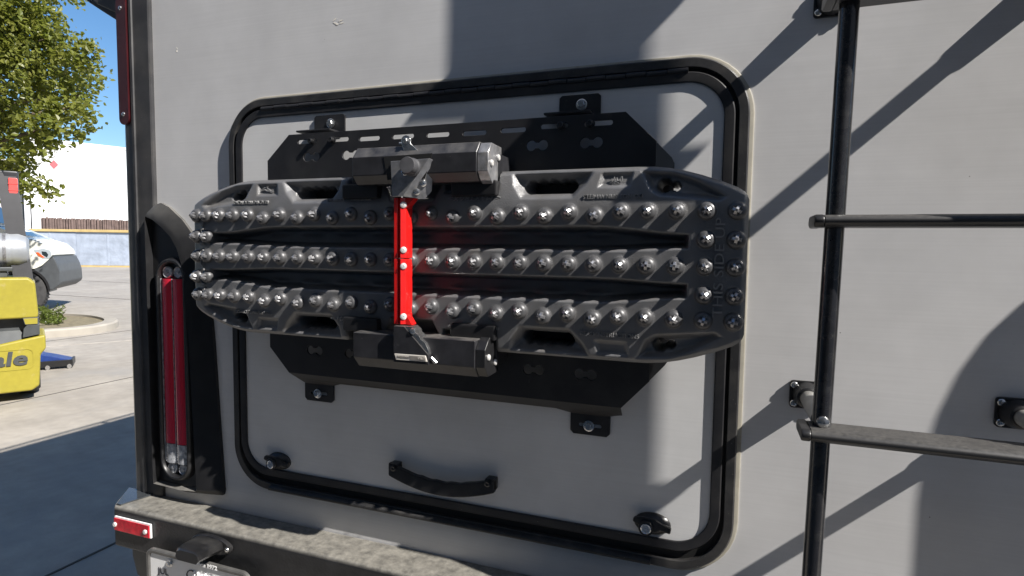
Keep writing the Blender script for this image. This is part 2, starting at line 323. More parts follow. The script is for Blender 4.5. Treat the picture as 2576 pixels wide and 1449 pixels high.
# ================================================================== MOTORHOME
mh = top('motorhome', 'silver grey motorhome seen from behind with black framed rear hatch and black bumper', 'motorhome', (-0.3, 0.0, 0.0))
bm = NB(); prism(bm, [(-1.455, 0.62), (0.93, 0.62), (0.93, 2.82), (-1.455, 2.82)], 0.0, 0.04, 'y'); part('rear_wall', bm, 'wall', mh)
bm = NB(); box(bm, -1.496, 0.97, 0.045, 6.6, 0.55, 2.84, 0.03); part('body_shell', bm, 'wall', mh)
bm = NB(); box(bm, -1.50, 0.975, -0.005, 6.62, 2.845, 2.90, 0.01); part('roof', bm, 'wall', mh)
bm = NB()
for x in (-1.47, 0.94):
    tube(bm, [(x, 0.25, 2.90)] + [(x, 0.25+0.02*k, 2.90+0.07*math.sin(PI/2*k/4)) for k in range(1, 5)] + [(x, 6.2, 2.97), (x, 6.3, 2.90)], 0.013, 8)
    for y in (1.28, 2.42, 3.6, 4.8): tube(bm, [(x, y, 2.89), (x, y, 2.97)], 0.016, 8)
part('roof_rail', bm, 'black', mh)
for y in (1.3, 5.2):
    for x in (-1.25, 0.75):
        bm = NB(); lathe(bm, [(0.2, 0), (0.36, 0.0), (0.38, 0.03), (0.38, 0.22), (0.36, 0.25), (0.2, 0.25)], (x-0.12, y, 0.38), (1, 0, 0), 28); part('wheel', bm, 'tyre', mh)
R = random.Random(11)
for x, z, w, h in ((-0.815, 1.947, 0.034, 0.012), (-1.305, 1.936, 0.004, 0.010)):
    bm = NB()
    for k in range(7):
        cx, cz = x + R.uniform(-.5, .5)*w, z + R.uniform(-.5, .5)*h; a = R.uniform(-.4, .6); l = w*R.uniform(.06, .22); t = R.uniform(.0005, .0016)
        p = [(-l, 0), (-l*.3, t), (l*.5, t*.8), (l, 0), (l*.3, -t), (-l*.6, -t*.7)]
        prism(bm, [(cx + u*math.cos(a) - v*math.sin(a), cz + u*math.sin(a) + v*math.cos(a)) for u, v in p], -0.0004 - 0.00002*k, 0.0, 'y')
    part('scuff_mark', bm, 'chalk', mh)
# corner mouldings
def moulding(s, x):
    bm = NB(); f = lambda p: [(x + s*a, b) for a, b in p]
    prism(bm, f([(0.0, 0.0), (0.0, -0.0085), (0.003, -0.011), (0.047, -0.0125), (0.052, -0.014), (0.054, -0.017), (0.062, -0.017), (0.066, -0.014), (0.090, -0.012), (0.104, -0.004), (0.112, 0.014), (0.112, 0.07), (0.10, 0.07), (0.10, 0.0)]), 0.60, 2.87, 'z')
    return part('corner_moulding', bm, 'mould', mh, ang=20)
cm = moulding(-1, -1.388); moulding(1, 0.86)
bm = NB(); prism(bm, rrect(-1.491, -1.456, 1.758, 2.30, 0.017, 6), -0.020, -0.010, 'y', 0.003); mk = part('marker_reflector', bm, 'darkred', cm)
for z in (1.785, 2.052):
    bm = NB(); domescrew(bm, (-1.474, -0.020, z), (0, -1, 0), 0.0055, 0.003); part('screw', bm, 'steel', cm)
# awning case along the left side, seen from below
bm = NB(); prism(bm, [(-1.50, 2.035), (-1.52, 2.03), (-1.60, 2.075), (-1.66, 2.11), (-1.685, 2.16), (-1.685, 2.22), (-1.64, 2.26), (-1.50, 2.27)], 0.02, 4.6, 'y', 0.006); aw = part('awning_case', bm, 'black', mh)
bm = NB(); prism(bm, [(-1.51, 2.05), (-1.60, 2.09), (-1.645, 2.13), (-1.60, 2.19), (-1.51, 2.16)], 0.005, 0.0185, 'y', 0.003); part('end_cap', bm, 'mould', aw)

# ---- storage hatch in the rear wall
HX0, HX1, HZ0, HZ1 = -1.133, 0.034, 0.853, 1.793
bm = NB(); rring(bm, HX0-0.0075, HX1+0.0075, HZ0-0.005, HZ1+0.006, 0.111, [(0, 0.001), (0.0, -0.0025), (0.002, -0.004), (0.010, -0.0045), (0.012, 0.0)]); part('sealant_bead', bm, 'seal', mh)
bm = NB(); rring(bm, HX0, HX1, HZ0, HZ1, 0.105, [(0, 0.0), (0.0, -0.010), (0.0025, -0.0125), (0.0165, -0.0125), (0.0175, -0.0115), (0.0175, -0.001)], 14); part('hatch_surround', bm, 'frame', mh)
bm = NB(); prism(bm, [(-0.0128, 0.8555), (-0.0205, 0.8565), (-0.0215, 0.8600), (-0.0205, 0.8640), (-0.0128, 0.8680)], -1.02, -0.11, 'x', 0.0008, 1); part('shadow_lip', bm, 'frame', mh)  # lip added to throw shade on the wall strip under the hatch
bm = NB(); prism(bm, rrect(HX0+0.016, HX1-0.016, HZ0+0.016, HZ1-0.016, 0.085, 12), -0.0025, 0.0, 'y'); part('rubber_seal', bm, 'groove', mh)
GX0, GX1, GZ0, GZ1 = HX0+0.0235, HX1-0.0235, HZ0+0.036, HZ1-0.0255
bm = NB(); prism(bm, rrect(GX0+0.004, GX1-0.004, GZ0+0.004, GZ1-0.004, 0.078, 12), -0.009, -0.003, 'y'); hd = part('hatch_door', bm, 'panel', mh)
bm = NB(); rring(bm, GX0, GX1, GZ0, GZ1, 0.082, [(0, -0.0028), (0.0, -0.0115), (0.002, -0.0138), (0.0165, -0.0138), (0.0185, -0.0125), (0.0185, -0.0089)], 14); part('door_rim', bm, 'frame2', hd)
# piano hinge along the top: one knuckle each
NK = 26; hx0, hx1 = -1.028, -0.070; kw = (hx1-hx0)/NK
bm = NB(); tube(bm, [(0.0006, 0, 0), (kw-0.0008, 0, 0)], 0.0050, 10); kme = mesh(bm, 'frame2', 34, 'hinge_knuckle')
for k in range(NK): put('hinge_knuckle', kme, hd, (hx0 + k*kw, -0.0125, 1.7685 + 0.0009*(k % 2)))
# two cam locks: round flange, wing, chrome barrel
def cam_lock(cx, cz, wing):
    bm = NB(); lathe(bm, [(0.034, 0.0), (0.034, 0.003), (0.030, 0.007), (0.022, 0.012), (0, 0.013)], (0, 0, 0), (0, -1, 0), 26)
    bmesh.ops.scale(bm, vec=(1, 1, 0.62), verts=bm.verts); bmesh.ops.translate(bm, vec=(cx, -0.0092, cz), verts=bm.verts)
    n0 = len(bm.verts)
    prism(bm, [(cx-0.036, cz+0.004), (cx-0.018, cz-0.003), (cx-0.012, cz-0.012), (cx+0.010, cz-0.012), (cx+0.016, cz-0.006), (cx+0.034, cz-0.010), (cx+0.036, cz+0.002), (cx+0.020, cz+0.007), (cx+0.006, cz+0.014), (cx-0.016, cz+0.014), (cx-0.033, cz+0.013)], -0.026, -0.016, 'y', 0.003)
    lathe(bm, [(0.015, 0), (0.0145, 0.008), (0.0132, 0.010), (0, 0.010)], (cx-0.010, -0.020, cz-0.004), (0, -1, 0), 22)
    lk = part('cam_lock', bm, 'abs', mh)
    bm = NB(); lathe(bm, [(0.0098, 0), (0.0098, 0.0012), (0.0085, 0.002), (0.0078, 0.0012), (0, 0.0012)], (cx-0.010, -0.0298, cz-0.004), (0, -1, 0), 20)
    box(bm, cx-0.0145, cx-0.0055, -0.0316, -0.0308, cz-0.0048, cz-0.0032); part('lock_barrel', bm, 'steel', lk)
cam_lock(-0.993, 0.930, 1); cam_lock(-0.109, 0.934, 1)
# grab handle, bowed downwards
bm = NB(); N = 22; top_r, bot_r = [], []
for i in range(N+1):
    t = i/N; x = -0.674 + 0.25*t
    sag = 0.030*math.sin(PI*t)**0.9
    zt = 0.979 - sag*0.82 + 0.0012*math.sin(t*PI*14)*(1 if 0.2 < t < 0.8 else 0); zb = 0.950 - sag*0.86
    top_r.append((x, zt)); bot_r.append((x, zb))
prism(bm, top_r + bot_r[::-1], -0.034, -0.020, 'y', 0.003, 2)
for x in (-0.674, -0.446): box(bm, x, x+0.022, -0.0335, -0.009, 0.9515, 0.9775, 0.003)
gh = part('grab_handle', bm, 'abs', mh, ang=28)
for x in (-0.660, -0.438):
    bm = NB(); lathe(bm, [(0.0065, 0), (0.0065, 0.002), (0.004, 0.003), (0, 0.0015)], (x, -0.0345, 0.969), (0, -1, 0), 14); part('screw', bm, 'abs', gh)

# ---- left tail light in its moulded surround
bm = NB()
outl = [(-1.402, 0.810), (-1.404, 1.518), (-1.386, 1.552), (-1.366, 1.556), (-1.338, 1.545), (-1.292, 1.511), (-1.252, 1.468), (-1.226, 1.415), (-1.211, 1.350), (-1.198, 1.20), (-1.186, 1.00), (-1.175, 0.826), (-1.178, 0.813), (-1.243, 0.806)]
inn = [(-1.396, 0.818), (-1.399, 1.512), (-1.396, 1.520), (-1.372, 1.512), (-1.342, 1.494), (-1.312, 1.470), (-1.290, 1.440), (-1.276, 1.400), (-1.268, 1.350), (-1.258, 1.20), (-1.250, 1.00), (-1.244, 0.830), (-1.246, 0.820), (-1.300, 0.815)]
mid = [((a[0]*0.35+b[0]*0.65), (a[1]*0.35+b[1]*0.65)) for a, b in zip(outl, inn)]
rec = [(p[0]-(0.004 if p[0] > -1.36 else -0.004), p[1]-(0.003 if p[1] > 0.9 else -0.003)) for p in inn]
loops = [(outl, 0.0), (outl, -0.008), (mid, -0.025), (inn, -0.029), (rec, -0.012)]
R_ = [[bm.verts.new((x, y, z)) for x, z in p] for p, y in loops]
for a, b in zip(R_, R_[1:]):
    for k in range(len(a)): bm.faces.new((a[k], a[(k+1) % len(a)], b[(k+1) % len(a)], b[k]))
bm.faces.new(R_[-1]); bmesh.ops.recalc_face_normals(bm, faces=bm.faces)
tl = part('tail_light', bm, 'housing', mh, ang=40)
bm = NB(); rring(bm, -1.368, -1.264, 0.838, 1.414, 0.050, [(-0.004, -0.0115), (0.0, -0.026), (0.004, -0.030), (0.008, -0.030), (0.011, -0.026), (0.012, -0.0125)]); part('light_bezel', bm, 'black', tl)
for xe in (-1.3570, -1.317, -1.2770):
    hw = 0.0006 if xe == -1.317 else 0.0022
    bm = NB(); box(bm, xe-hw, xe+hw, -0.0235, -0.0125, 0.886, 1.362, 0.0003); part('lens_edge', bm, 'clear_lens', tl)
for i, xc in enumerate((-1.3360, -1.2980)):
    w = 0.0184
    arc = [(xc + w*math.cos(PI*t/8), -0.0195 - 0.0075*math.sin(PI*t/8)) for t in range(9)] + [(xc-w, -0.0125), (xc+w, -0.0125)]
    bm = NB(); prism(bm, arc, 0.934, 1.362, 'z'); part('red_lens', bm, 'red_lens', tl)
    bm = NB(); prism(bm, arc, 0.882, 0.9325, 'z')
    for k in range(7): lathe(bm, [(0.0017, 0), (0.001, 0.0012), (0, 0.0015)], (xc-w*0.72, -0.0245, 0.886+0.0066*k), (0, -1, 0), 8)
    part('clear_lens', bm, 'clear_lens', tl)
    for z in (0.866, 1.379):
        bm = NB(); lathe(bm, [(0.0160, 0), (0.0158, 0.005), (0.0135, 0.0078), (0.0125, 0.0062), (0.006, 0.0060), (0.004, 0.0075), (0, 0.0078)], (xc, -0.0135, z), (0, -1, 0), 18); part('end_lens', bm, 'clear_lens', tl)

# ---- bumper
bm = NB()
prof = [(-0.004, 0.66), (-0.004, 0.775), (-0.086, 0.776), (-0.094, 0.770), (-0.0955, 0.762), (-0.0955, 0.675), (-0.090, 0.668), (-0.05, 0.665)]
xl = lambda y: -1.452 - (0.094 + y)*0.80                  # mitred left end
A = [bm.verts.new((xl(y), y, z)) for y, z in prof]; B = [bm.verts.new((0.90, y, z)) for y, z in prof]; n = len(prof)
bm.faces.new(A); bm.faces.new(B[::-1])
for i in range(n): bm.faces.new((A[i], B[i], B[(i+1) % n], A[(i+1) % n]))
bmesh.ops.recalc_face_normals(bm, faces=bm.faces); bp = part('bumper', bm, 'bumper', mh, ang=50)
bm = NB(); prism(bm, [(-1.4855, -0.048), (-1.452, -0.0885), (-1.437, -0.0885), (-1.418, -0.006), (-1.519, -0.006)], 0.7762, 0.7792, 'z', 0.0006); part('end_facet', bm, 'black_gloss', bp)
bm = NB(); prism(bm, [(-1.446, 0.663), (-1.330, 0.663), (-1.330, 0.60), (-1.39, 0.56), (-1.43, 0.575), (-1.446, 0.625)], -0.055, -0.045, 'y', 0.001); part('mounting_bracket', bm, 'charcoal', bp)
bm = NB(); box(bm, -1.443, -1.315, -0.1015, -0.097, 0.717, 0.7535, 0.0012); rf = part('reflector', bm, 'platewhite', bp)
bm = NB(); box(bm, -1.4415, -1.3185, -0.1045, -0.1017, 0.7185, 0.750, 0.0008); part('reflector_lens', bm, 'red_refl', bp)
for x in (-1.437, -1.330):
    bm = NB(); domescrew(bm, (x, -0.1045, 0.7335), (0, -1, 0), 0.0062, 0.004); part('screw', bm, 'white_rivet', bp)
# number plate light: oval base, hooded body
bm = NB(); lathe(bm, [(0.062, 0), (0.062, 0.006), (0.058, 0.009), (0, 0.009)], (0, 0, 0), (0, -1, 0), 30)
bmesh.ops.scale(bm, vec=(1, 1, 0.36), verts=bm.verts); bmesh.ops.translate(bm, vec=(-1.117, -0.0957, 0.741), verts=bm.verts)
lb = part('plate_light', bm, 'abs', mh)
bm = NB(); sec = [(-0.036, -0.014), (-0.044, -0.004), (-0.040, 0.010), (-0.026, 0.0165), (0.026, 0.0165), (0.040, 0.010), (0.043, -0.004), (0.034, -0.014)]
RR = []
for y, zc, sc in ((-0.1045, 0.744, 1.0), (-0.155, 0.757, 0.93), (-0.183, 0.762, 0.86), (-0.190, 0.760, 0.78)):
    RR.append([bm.verts.new((-1.119 + 0.029*min(1, (-y-0.1045)/0.085) + a*sc, y, zc + b*sc)) for a, b in sec])
for a, b in zip(RR, RR[1:]):
    for k in range(len(a)): bm.faces.new((a[k], b[k], b[(k+1) % len(a)], a[(k+1) % len(a)]))
bm.faces.new(RR[-1]); bmesh.ops.recalc_face_normals(bm, faces=bm.faces); part('light_hood', bm, 'abs', lb, ang=45)
bm = NB(); domescrew(bm, (-1.064, -0.1045, 0.740), (0, -1, 0), 0.0058, 0.004); part('screw', bm, 'steel', lb)

# ================================================================== NUMBER PLATE (a thing of its own)
np_ = top('number_plate', 'white number plate in a grey frame hanging under the dusty bumper', 'number plate', (-1.15, -0.11, 0.62))
bm = NB(); rring(bm, -1.311, -0.985, 0.535, 0.706, 0.022, [(0, -0.112), (0.001, -0.119), (0.004, -0.121), (0.010, -0.1205), (0.0125, -0.1175), (0.0125, -0.113)], 6); pf = part('plate_frame', bm, 'plframe', np_)
bm = NB(); prism(bm, rrect(-1.301, -0.995, 0.545, 0.6945, 0.012, 5), -0.1165, -0.1135, 'y'); pl = part('plate', bm, 'platewhite', np_)
text('month_mark', 'JUL', 0.0225, 'ink', pl, (-1.256, -0.1172, 0.653), ext=0.0003, width=0.036, loc=(0, 0, 0))
text('script_lettering', 'Ca', 0.034, 'ink', pl, (-1.166, -0.1172, 0.664), ext=0.0003, shear=0.35, loc=(0, 0, 0))
bm = NB(); rr = random.Random(3)
pts = [(-1.160+0.006*k, -0.1178, 0.664 + (0.010 if k % 2 else -0.004) + rr.uniform(-.003, .003)) for k in range(13)]
tube(bm, pts, 0.0028, 6); part('white_scribble', bm, 'whiteink', pl)
text('frame_lettering', 'since 1972', 0.0135, 'whiteink', pf, (-1.112, -0.1218, 0.7000), ext=0.0003, width=0.068, loc=(0, 0, 0), offset=0.0006)
bm = NB(); hexbolt(bm, (-1.231, -0.1165, 0.681), (0, -1, 0), 0.006, 0.010); part('bolt', bm, 'steel', np_)

# ================================================================== LADDER
ld = top('rear_ladder', 'black tubular ladder on standoff brackets right of the hatch', 'ladder', (0.29, -0.166, 0.6))
RAIL = [(0.151, 0.443), (0.141, 0.433)]
def rail_x(i, z): return RAIL[0][i] + (RAIL[1][i]-RAIL[0][i])*(1.78-z)/0.69
for i in (0, 1):
    bm = NB(); tube(bm, [(rail_x(i, 2.85), -0.166, 2.85), (rail_x(i, 2.2), -0.166, 2.2), (rail_x(i, 1.2), -0.166, 1.2), (rail_x(i, 1.16), -0.168, 1.16), (rail_x(i, 1.10), -0.168, 1.10), (rail_x(i, 0.5), -0.166, 0.5)], 0.0128, 18); rl = part('ladder_rail', bm, 'ladder', ld)
    bm = NB(); domescrew(bm, (rail_x(i, 1.205), -0.1785, 1.2065), (0, -1, 0), 0.0088, 0.005); part('screw', bm, 'steel', rl)
    for z0 in (1.205, 1.862):
        x = rail_x(i, z0); zz = z0
        bm = NB(); tube(bm, [(x, -0.006, zz), (x, -0.160, zz)], 0.0135, 16); st = part('standoff_tube', bm, 'grey_tube', ld)
        bm = NB(); prism(bm, rrect(x-0.027, x+0.027, zz-0.024, zz+0.024, 0.006, 4), -0.006, 0.0, 'y', 0.002)
        lathe(bm, [(0.023, 0), (0.021, 0.010), (0.018, 0.024), (0.0145, 0.026), (0.0145, 0.0)], (x, -0.006, zz), (0, -1, 0), 20); fl = part('wall_flange', bm, 'black', ld)
        for dx, dz in ((-0.020, 0.016), (-0.020, -0.016), (0.020, 0.016), (0.020, -0.016)):
            bm = NB(); domescrew(bm, (x+dx, -0.006, zz+dz), (0, -1, 0), 0.0058, 0.003); part('screw', bm, 'steel', fl)
for zr in (1.192, 1.496, 1.806, 2.116, 2.426, 0.888):
    x0, x1 = 0.126, 0.458; dx = (1.192-zr)*-0.012; x0 += dx; x1 += dx
    bm = NB(); tr = [(-0.198, zr-0.010), (-0.204, zr-0.004), (-0.203, zr+0.002), (-0.197, zr+0.005)]
    for k in range(9): y = -0.195 + 0.0052*k; tr += [(y, zr+0.0055), (y+0.0018, zr+0.0066), (y+0.0036, zr+0.0066), (y+0.005, zr+0.0055)]
    tr += [(-0.143, zr+0.005), (-0.139, zr), (-0.139, zr-0.006), (-0.146, zr-0.010)]
    prism(bm, tr, x0, x1, 'x'); rg = part('rung', bm, 'tread', ld, ang=60)
    for a, b in ((x0-0.0135, x0-0.0003), (x1+0.0003, x1+0.0135)):
        bm = NB(); prism(bm, [(-0.198, zr-0.011), (-0.2055, zr-0.004), (-0.2045, zr+0.003), (-0.197, zr+0.0073), (-0.144, zr+0.0073), (-0.138, zr), (-0.138, zr-0.007), (-0.146, zr-0.011)], a, b, 'x', 0.003); part('end_cap', bm, 'black', rg)
# black board and box added beyond the picture edge to shade the wall
sb = top('sun_blocker_board', 'long black upright board added out of view to cast a shadow band on the hatch', 'board', (0.56, -0.225, 1.5))
bm = NB(); prism(bm, rrect(0.385, 0.735, 1.50, 2.96, 0.04, 5), -0.232, -0.218, 'y', 0.003); part('blocker_panel', bm, 'plate', sb)
for x, z, r_ in ((0.56, 1.972, 0.012), (0.46, 2.66, 0.022), (0.66, 2.66, 0.022)):
    bm = NB(); tube(bm, [(x, -0.001, z), (x, -0.24, z)], r_, 14); part('standoff_tube', bm, 'black', sb)  # rods added with the board, placed for their stripe shadows
cb = top('sun_blocker_box', 'black round cornered block added out of view to cast the curved shadow at the right', 'sun blocker', (0.84, -0.05, 0.8))
bm = NB(); prism(bm, [(0.705, 0.80), (0.96, 0.80), (0.96, 1.80)] + [(0.96-0.255*math.sin(PI/2*k/8), 1.40+0.40*math.cos(PI/2*k/8)) for k in range(9)], -0.10, -0.002, 'y', 0.006); part('blocker_body', bm, 'plate', cb)
bm = NB(); box(bm, 0.80, 0.90, -0.112, -0.101, 1.20, 1.24, 0.003); part('blocker_latch', bm, 'steel', cb)

# ================================================================== MOUNTING PLATES
UPX = (-0.9775, -0.917, -0.173, -0.089)
def slots(): return [slot(x, z, 0.052, 0.0105) for x, z in ((-0.708, 1.677), (-0.627, 1.677), (-0.547, 1.676), (-0.467, 1.675), (-0.386, 1.676))]
up = top('mounting_plate', 'upper black slotted mounting plate above the recovery boards', 'mounting plate', (-0.53, -0.05, 1.60), group='mounting plates on the hatch')
outu = [(-0.9775, 1.49), (-0.1185, 1.49), (-0.1185, 1.6415), (-0.173, 1.6955), (-0.917, 1.6955), (-0.9775, 1.641)]
hol = slots() + [slot(x, 1.679, 0.054, 0.0105) for x in (-0.868, -0.786, -0.305, -0.222)] + [dumbbell(x, 1.645) for x in (-0.857, -0.755, -0.338, -0.2345)] + [circle(-0.366+0.002, 1.645, 0.0001, 6)][:0]
me = sheet('plate_face', outu, hol, 0.004, 'plate'); me.transform(Matrix.Translation((0, -0.05, 0))); put('plate_face', me, up)
bm = NB(); v = [bm.verts.new(p) for p in ((-0.1185, -0.0495, 1.49), (-0.1185, -0.0495, 1.6410), (-0.0935, -0.022, 1.6165), (-0.0885, -0.022, 1.606), (-0.0885, -0.022, 1.49))]
bm.faces.new(v[::-1]); bmesh.ops.solidify(bm, geom=list(bm.faces), thickness=0.0035); part('folded_end', bm, 'plate', up)
for x0, x1, bx in ((-0.878, -0.796, -0.832), (-0.306, -0.226, -0.262)):
    bm = NB(); prism(bm, [(x0, 1.7045), (x1, 1.7045), (x1, 1.738), (x1-0.005, 1.7425), (x0+0.005, 1.7425), (x0, 1.738)], -0.0135, -0.0095, 'y', 0.0006)
    box(bm, x0-0.020, x1-0.012, -0.050, -0.0098, 1.7005, 1.7045, 0.001); ft = part('foot', bm, 'plate', up)
    bm = NB(); hexbolt(bm, (bx, -0.0135, 1.723), (0, -1, 0), 0.0072, 0.009); part('bolt', bm, 'steel', ft)
for x in (-0.854, -0.800, -0.291, -0.236):
    bm = NB(); lathe(bm, [(0.0085, 0), (0.0085, 0.002), (0.0062, 0.0025), (0.0056, 0.009), (0.0045, 0.010), (0, 0.009)], (x, -0.0505, 1.6785), (0, -1, 0), 14); part('bolt', bm, 'black', up)
lw = top('mounting_plate', 'lower black mounting plate with bent bottom edge below the recovery boards', 'mounting plate', (-0.53, -0.05, 1.16), group='mounting plates on the hatch')
outl_ = [(-0.925, 1.1605), (-0.168, 1.1605), (-0.1185, 1.2145), (-0.1185, 1.36), (-0.9785, 1.36), (-0.9785, 1.216)]
me = sheet('plate_face', outl_, [dumbbell(x, 1.2165) for x in (-0.8535, -0.752, -0.3385, -0.236)] + [slot(x, 1.300, 0.052, 0.0105) for x in (-0.85, -0.72, -0.34, -0.24)], 0.004, 'plate'); me.transform(Matrix.Translation((0, -0.05, 0))); put('plate_face', me, lw)
bm = NB(); v = [bm.verts.new(p) for p in ((-0.1185, -0.0495, 1.36), (-0.1185, -0.0495, 1.2150), (-0.0945, -0.022, 1.2400), (-0.0885, -0.022, 1.2500), (-0.0885, -0.022, 1.36))]
bm.faces.new(v); bmesh.ops.solidify(bm, geom=list(bm.faces), thickness=0.0035); part('folded_end', bm, 'plate', lw)
bm = NB()                                                                   # bent bottom flange running back to the feet
A = [(-0.925, -0.0502, 1.1600), (-0.168, -0.0502, 1.1600), (-0.168, -0.030, 1.1405), (-0.205, -0.014, 1.130), (-0.268, -0.014, 1.130), (-0.298, -0.030, 1.1405), (-0.800, -0.030, 1.1405), (-0.834, -0.014, 1.130), (-0.910, -0.014, 1.130), (-0.921, -0.030, 1.1450)]
v = [bm.verts.new(p) for p in A]
for q in ((0, 1, 2, 5, 6, 9), (2, 3, 4, 5), (6, 7, 8, 9)): bm.faces.new([v[i] for i in q])
bmesh.ops.recalc_face_normals(bm, faces=bm.faces); part('bent_flange', bm, 'plate', lw)
for x0, x1, bx in ((-0.911, -0.832, -0.874), (-0.271, -0.194, -0.2345)):
    me = sheet('foot', [(x0+0.006, 1.0905), (x1-0.006, 1.0905), (x1, 1.0965), (x1, 1.130), (x0, 1.130), (x0, 1.0965)], [slot((x0+x1)/2, 1.1085, 0.046, 0.009)], 0.004, 'plate'); me.transform(Matrix.Translation((0, -0.0138, 0)))
    ft = put('foot', me, lw)
    bm = NB(); hexbolt(bm, (bx, -0.0140, 1.1085), (0, -1, 0), 0.0072, 0.009); part('bolt', bm, 'steel', ft)

# ================================================================== RECOVERY BOARDS
HL = 0.579
def zmax(x):
    a = np.abs(x)
    z = np.interp(a, [0, .40, .43, .455, .48, .507, .54, .562, .572, .577, .579], [.1650, .1650, .1645, .1615, .1560, .1480, .1360, .1265, .1200, .1130, .1060]); return z
TX = [0.0716+0.0442*k for k in range(7)] + [0.381, 0.425, 0.471, 0.517, 0.562] + [0.0274, -0.0170, -0.0615, -0.1065, -0.151, -0.195, -0.239, -0.283, -0.328, -0.372, -0.413, -0.455, -0.494, -0.530, -0.561]
TX.sort()
TEETH = []
for i, x in enumerate(TX):
    zig = 0.0035*(1 if (i % 2 == 0) else -1) if -0.39 < x < 0.35 else 0.0035
    for row in (0.0855, 0, -0.0895): TEETH.append((x, row + (zig if row else 0)))
for x in (0.562, 0.517, -0.530, -0.561):
    for z in (0.0435, -0.0455): TEETH.append((x, z))
def poly_sd(X, Z, P):
    """signed distance to a convex polygon (inside positive)"""
    d = np.full(X.shape, 1e9); n = len(P); ar = sum(P[i][0]*P[(i+1) % n][1]-P[(i+1) % n][0]*P[i][1] for i in range(n)); s = 1 if ar > 0 else -1
    for i in range(n):
        (ax, az), (bx, bz) = P[i], P[(i+1) % n]; l = math.hypot(bx-ax, bz-az)
        d = np.minimum(d, s*((bx-ax)*(Z-az)-(bz-az)*(X-ax))/l)
    return d
def depth(X, Z):
    A = np.abs(X); B_ = np.abs(Z); e = np.minimum(zmax(X)-B_, HL-A)
    d = np.where(Z > 0, 0.014, 0.007)*np.clip((B_-0.098)/0.067, 0, 1)**1.25 + np.where(Z > 0, 0.008, 0.005)*(1-sstep(0, 0.010, e))**2
    d = d + 0.004*sstep(0.535, 0.579, A)
    # two long channels
    for s in (1, -1):
        Zs = Z*s; tp = 0.013*sstep(0.33, 0.50, A)
        zin = 0.0235 + tp*0.45; zout = 0.064 - tp
        sd = np.minimum(np.minimum(Zs-zin, zout-Zs), np.minimum(X+0.526, 0.490-X))
        rnd = 0.030-np.hypot(np.maximum(-0.496-X, 0), Zs-0.043); sd = np.where(X < -0.496, np.minimum(sd, rnd), sd)
        for x, z in TEETH:
            if -0.40 < x < 0.36 and abs(z) > 0.07 and z*s > 0 and abs(z) < 0.087: sd = np.minimum(sd, np.hypot(X-x, Z-z)-0.0195)
        d = d + 0.044*sstep(-0.002, 0.0095, sd)
        # bumps on the channel floor
        d = d - 0.010*sstep(0.004, 0.012, sd)*np.exp(-((Zs-0.056)/0.008)**2)*(0.5+0.5*np.cos((X-0.0716)*2*PI/0.0884))
    hole = np.zeros(X.shape)
    # handle pockets with grip holes
    sd = poly_sd(A, B_, [(0.184, 0.159), (0.188, 0.138), (0.204, 0.1155), (0.296, 0.1155), (0.318, 0.138), (0.330, 0.159)])
    d = d + 0.018*sstep(-0.004, 0.014, sd)
    hz = 0.1345; hh = 0.0108 + 0.0014*np.sin(A*2*PI/0.021)*(B_ > hz)
    hs = hh - np.maximum(B_-hz, hz-B_); hs = np.minimum(hs, np.minimum(A-0.2055, 0.3005-A)); ends = 0.0115-np.hypot(np.minimum(np.maximum(A-0.2175, 0), 0)+np.minimum(A-0.2175, 0)+np.maximum(A-0.2885, 0), B_-hz)
    hs = np.where((A < 0.2175) | (A > 0.2885), ends, hs); hole = np.maximum(hole, (hs > 0).astype(float))
    d = d + 0.030*sstep(-0.0025, 0.0025, hs)
    # emblem pockets
    sd = poly_sd(A, B_, [(0.340, 0.1305), (0.394, 0.1305), (0.398, 0.1545), (0.346, 0.1545)])
    d = d + 0.0060*sstep(-0.002, 0.0055, sd)
    # end pockets with key holes
    sd = poly_sd(A, B_, [(0.413, 0.1555), (0.427, 0.125), (0.443, 0.1155), (0.535, 0.1055), (0.545, 0.112), (0.500, 0.139), (0.465, 0.1525)])
    d = d + 0.014*sstep(-0.003, 0.010, sd)
    hs = np.maximum(np.maximum(0.0110-np.hypot(A-0.449, B_-0.1325), 0.0072-np.hypot(A-0.4665, B_-0.1305)), np.minimum(0.006-np.abs(B_-0.1315), np.minimum(A-0.449, 0.4665-A)))
    d = d + 0.03*sstep(-0.002, 0.002, hs); hole = np.maximum(hole, (hs > 0.0005).astype(float))
    # recesses for the clamp pads and the scallop between them
    for x0, x1 in ((-0.170, -0.092), (0.050, 0.158)):
        d = d + 0.022*sstep(-0.002, 0.008, np.minimum(np.minimum(X-x0, x1-X), B_-0.128))
    sd = np.minimum(B_-0.112, 0.071-np.abs(X+0.018)-0.0*B_); sd = np.minimum(sd, (B_-0.112)*0.5 + 0.045-np.abs(X+0.018))
    d = d + 0.040*sstep(-0.001, 0.011, sd)
    # low rings round the teeth
    for x, z in TEETH: d = d - 0.0016*(1-sstep(0.0125, 0.0165, np.hypot(X-x, Z-z)))*(d < 0.02)
    return d, hole
NX, NZ = 500, 156
xs = np.linspace(-HL, HL, NX); ts = np.linspace(-1, 1, NZ)
X = np.repeat(xs[:, None], NZ, 1); Z = ts[None, :]*zmax(xs)[:, None]
D, Hh = depth(X, Z)
verts = np.stack([X, D, Z], -1).reshape(-1, 3).tolist(); faces = []
for i in range(NX-1):
    for j in range(NZ-1):
        if Hh[i, j] and Hh[i+1, j] and Hh[i, j+1] and Hh[i+1, j+1]: continue
        faces.append((i*NZ+j, (i+1)*NZ+j, (i+1)*NZ+j+1, i*NZ+j+1))
loop = [(i, 0) for i in range(NX)] + [(NX-1, j) for j in range(1, NZ)] + [(i, NZ-1) for i in range(NX-2, -1, -1)] + [(0, j) for j in range(NZ-2, 0, -1)]
b0 = len(verts)
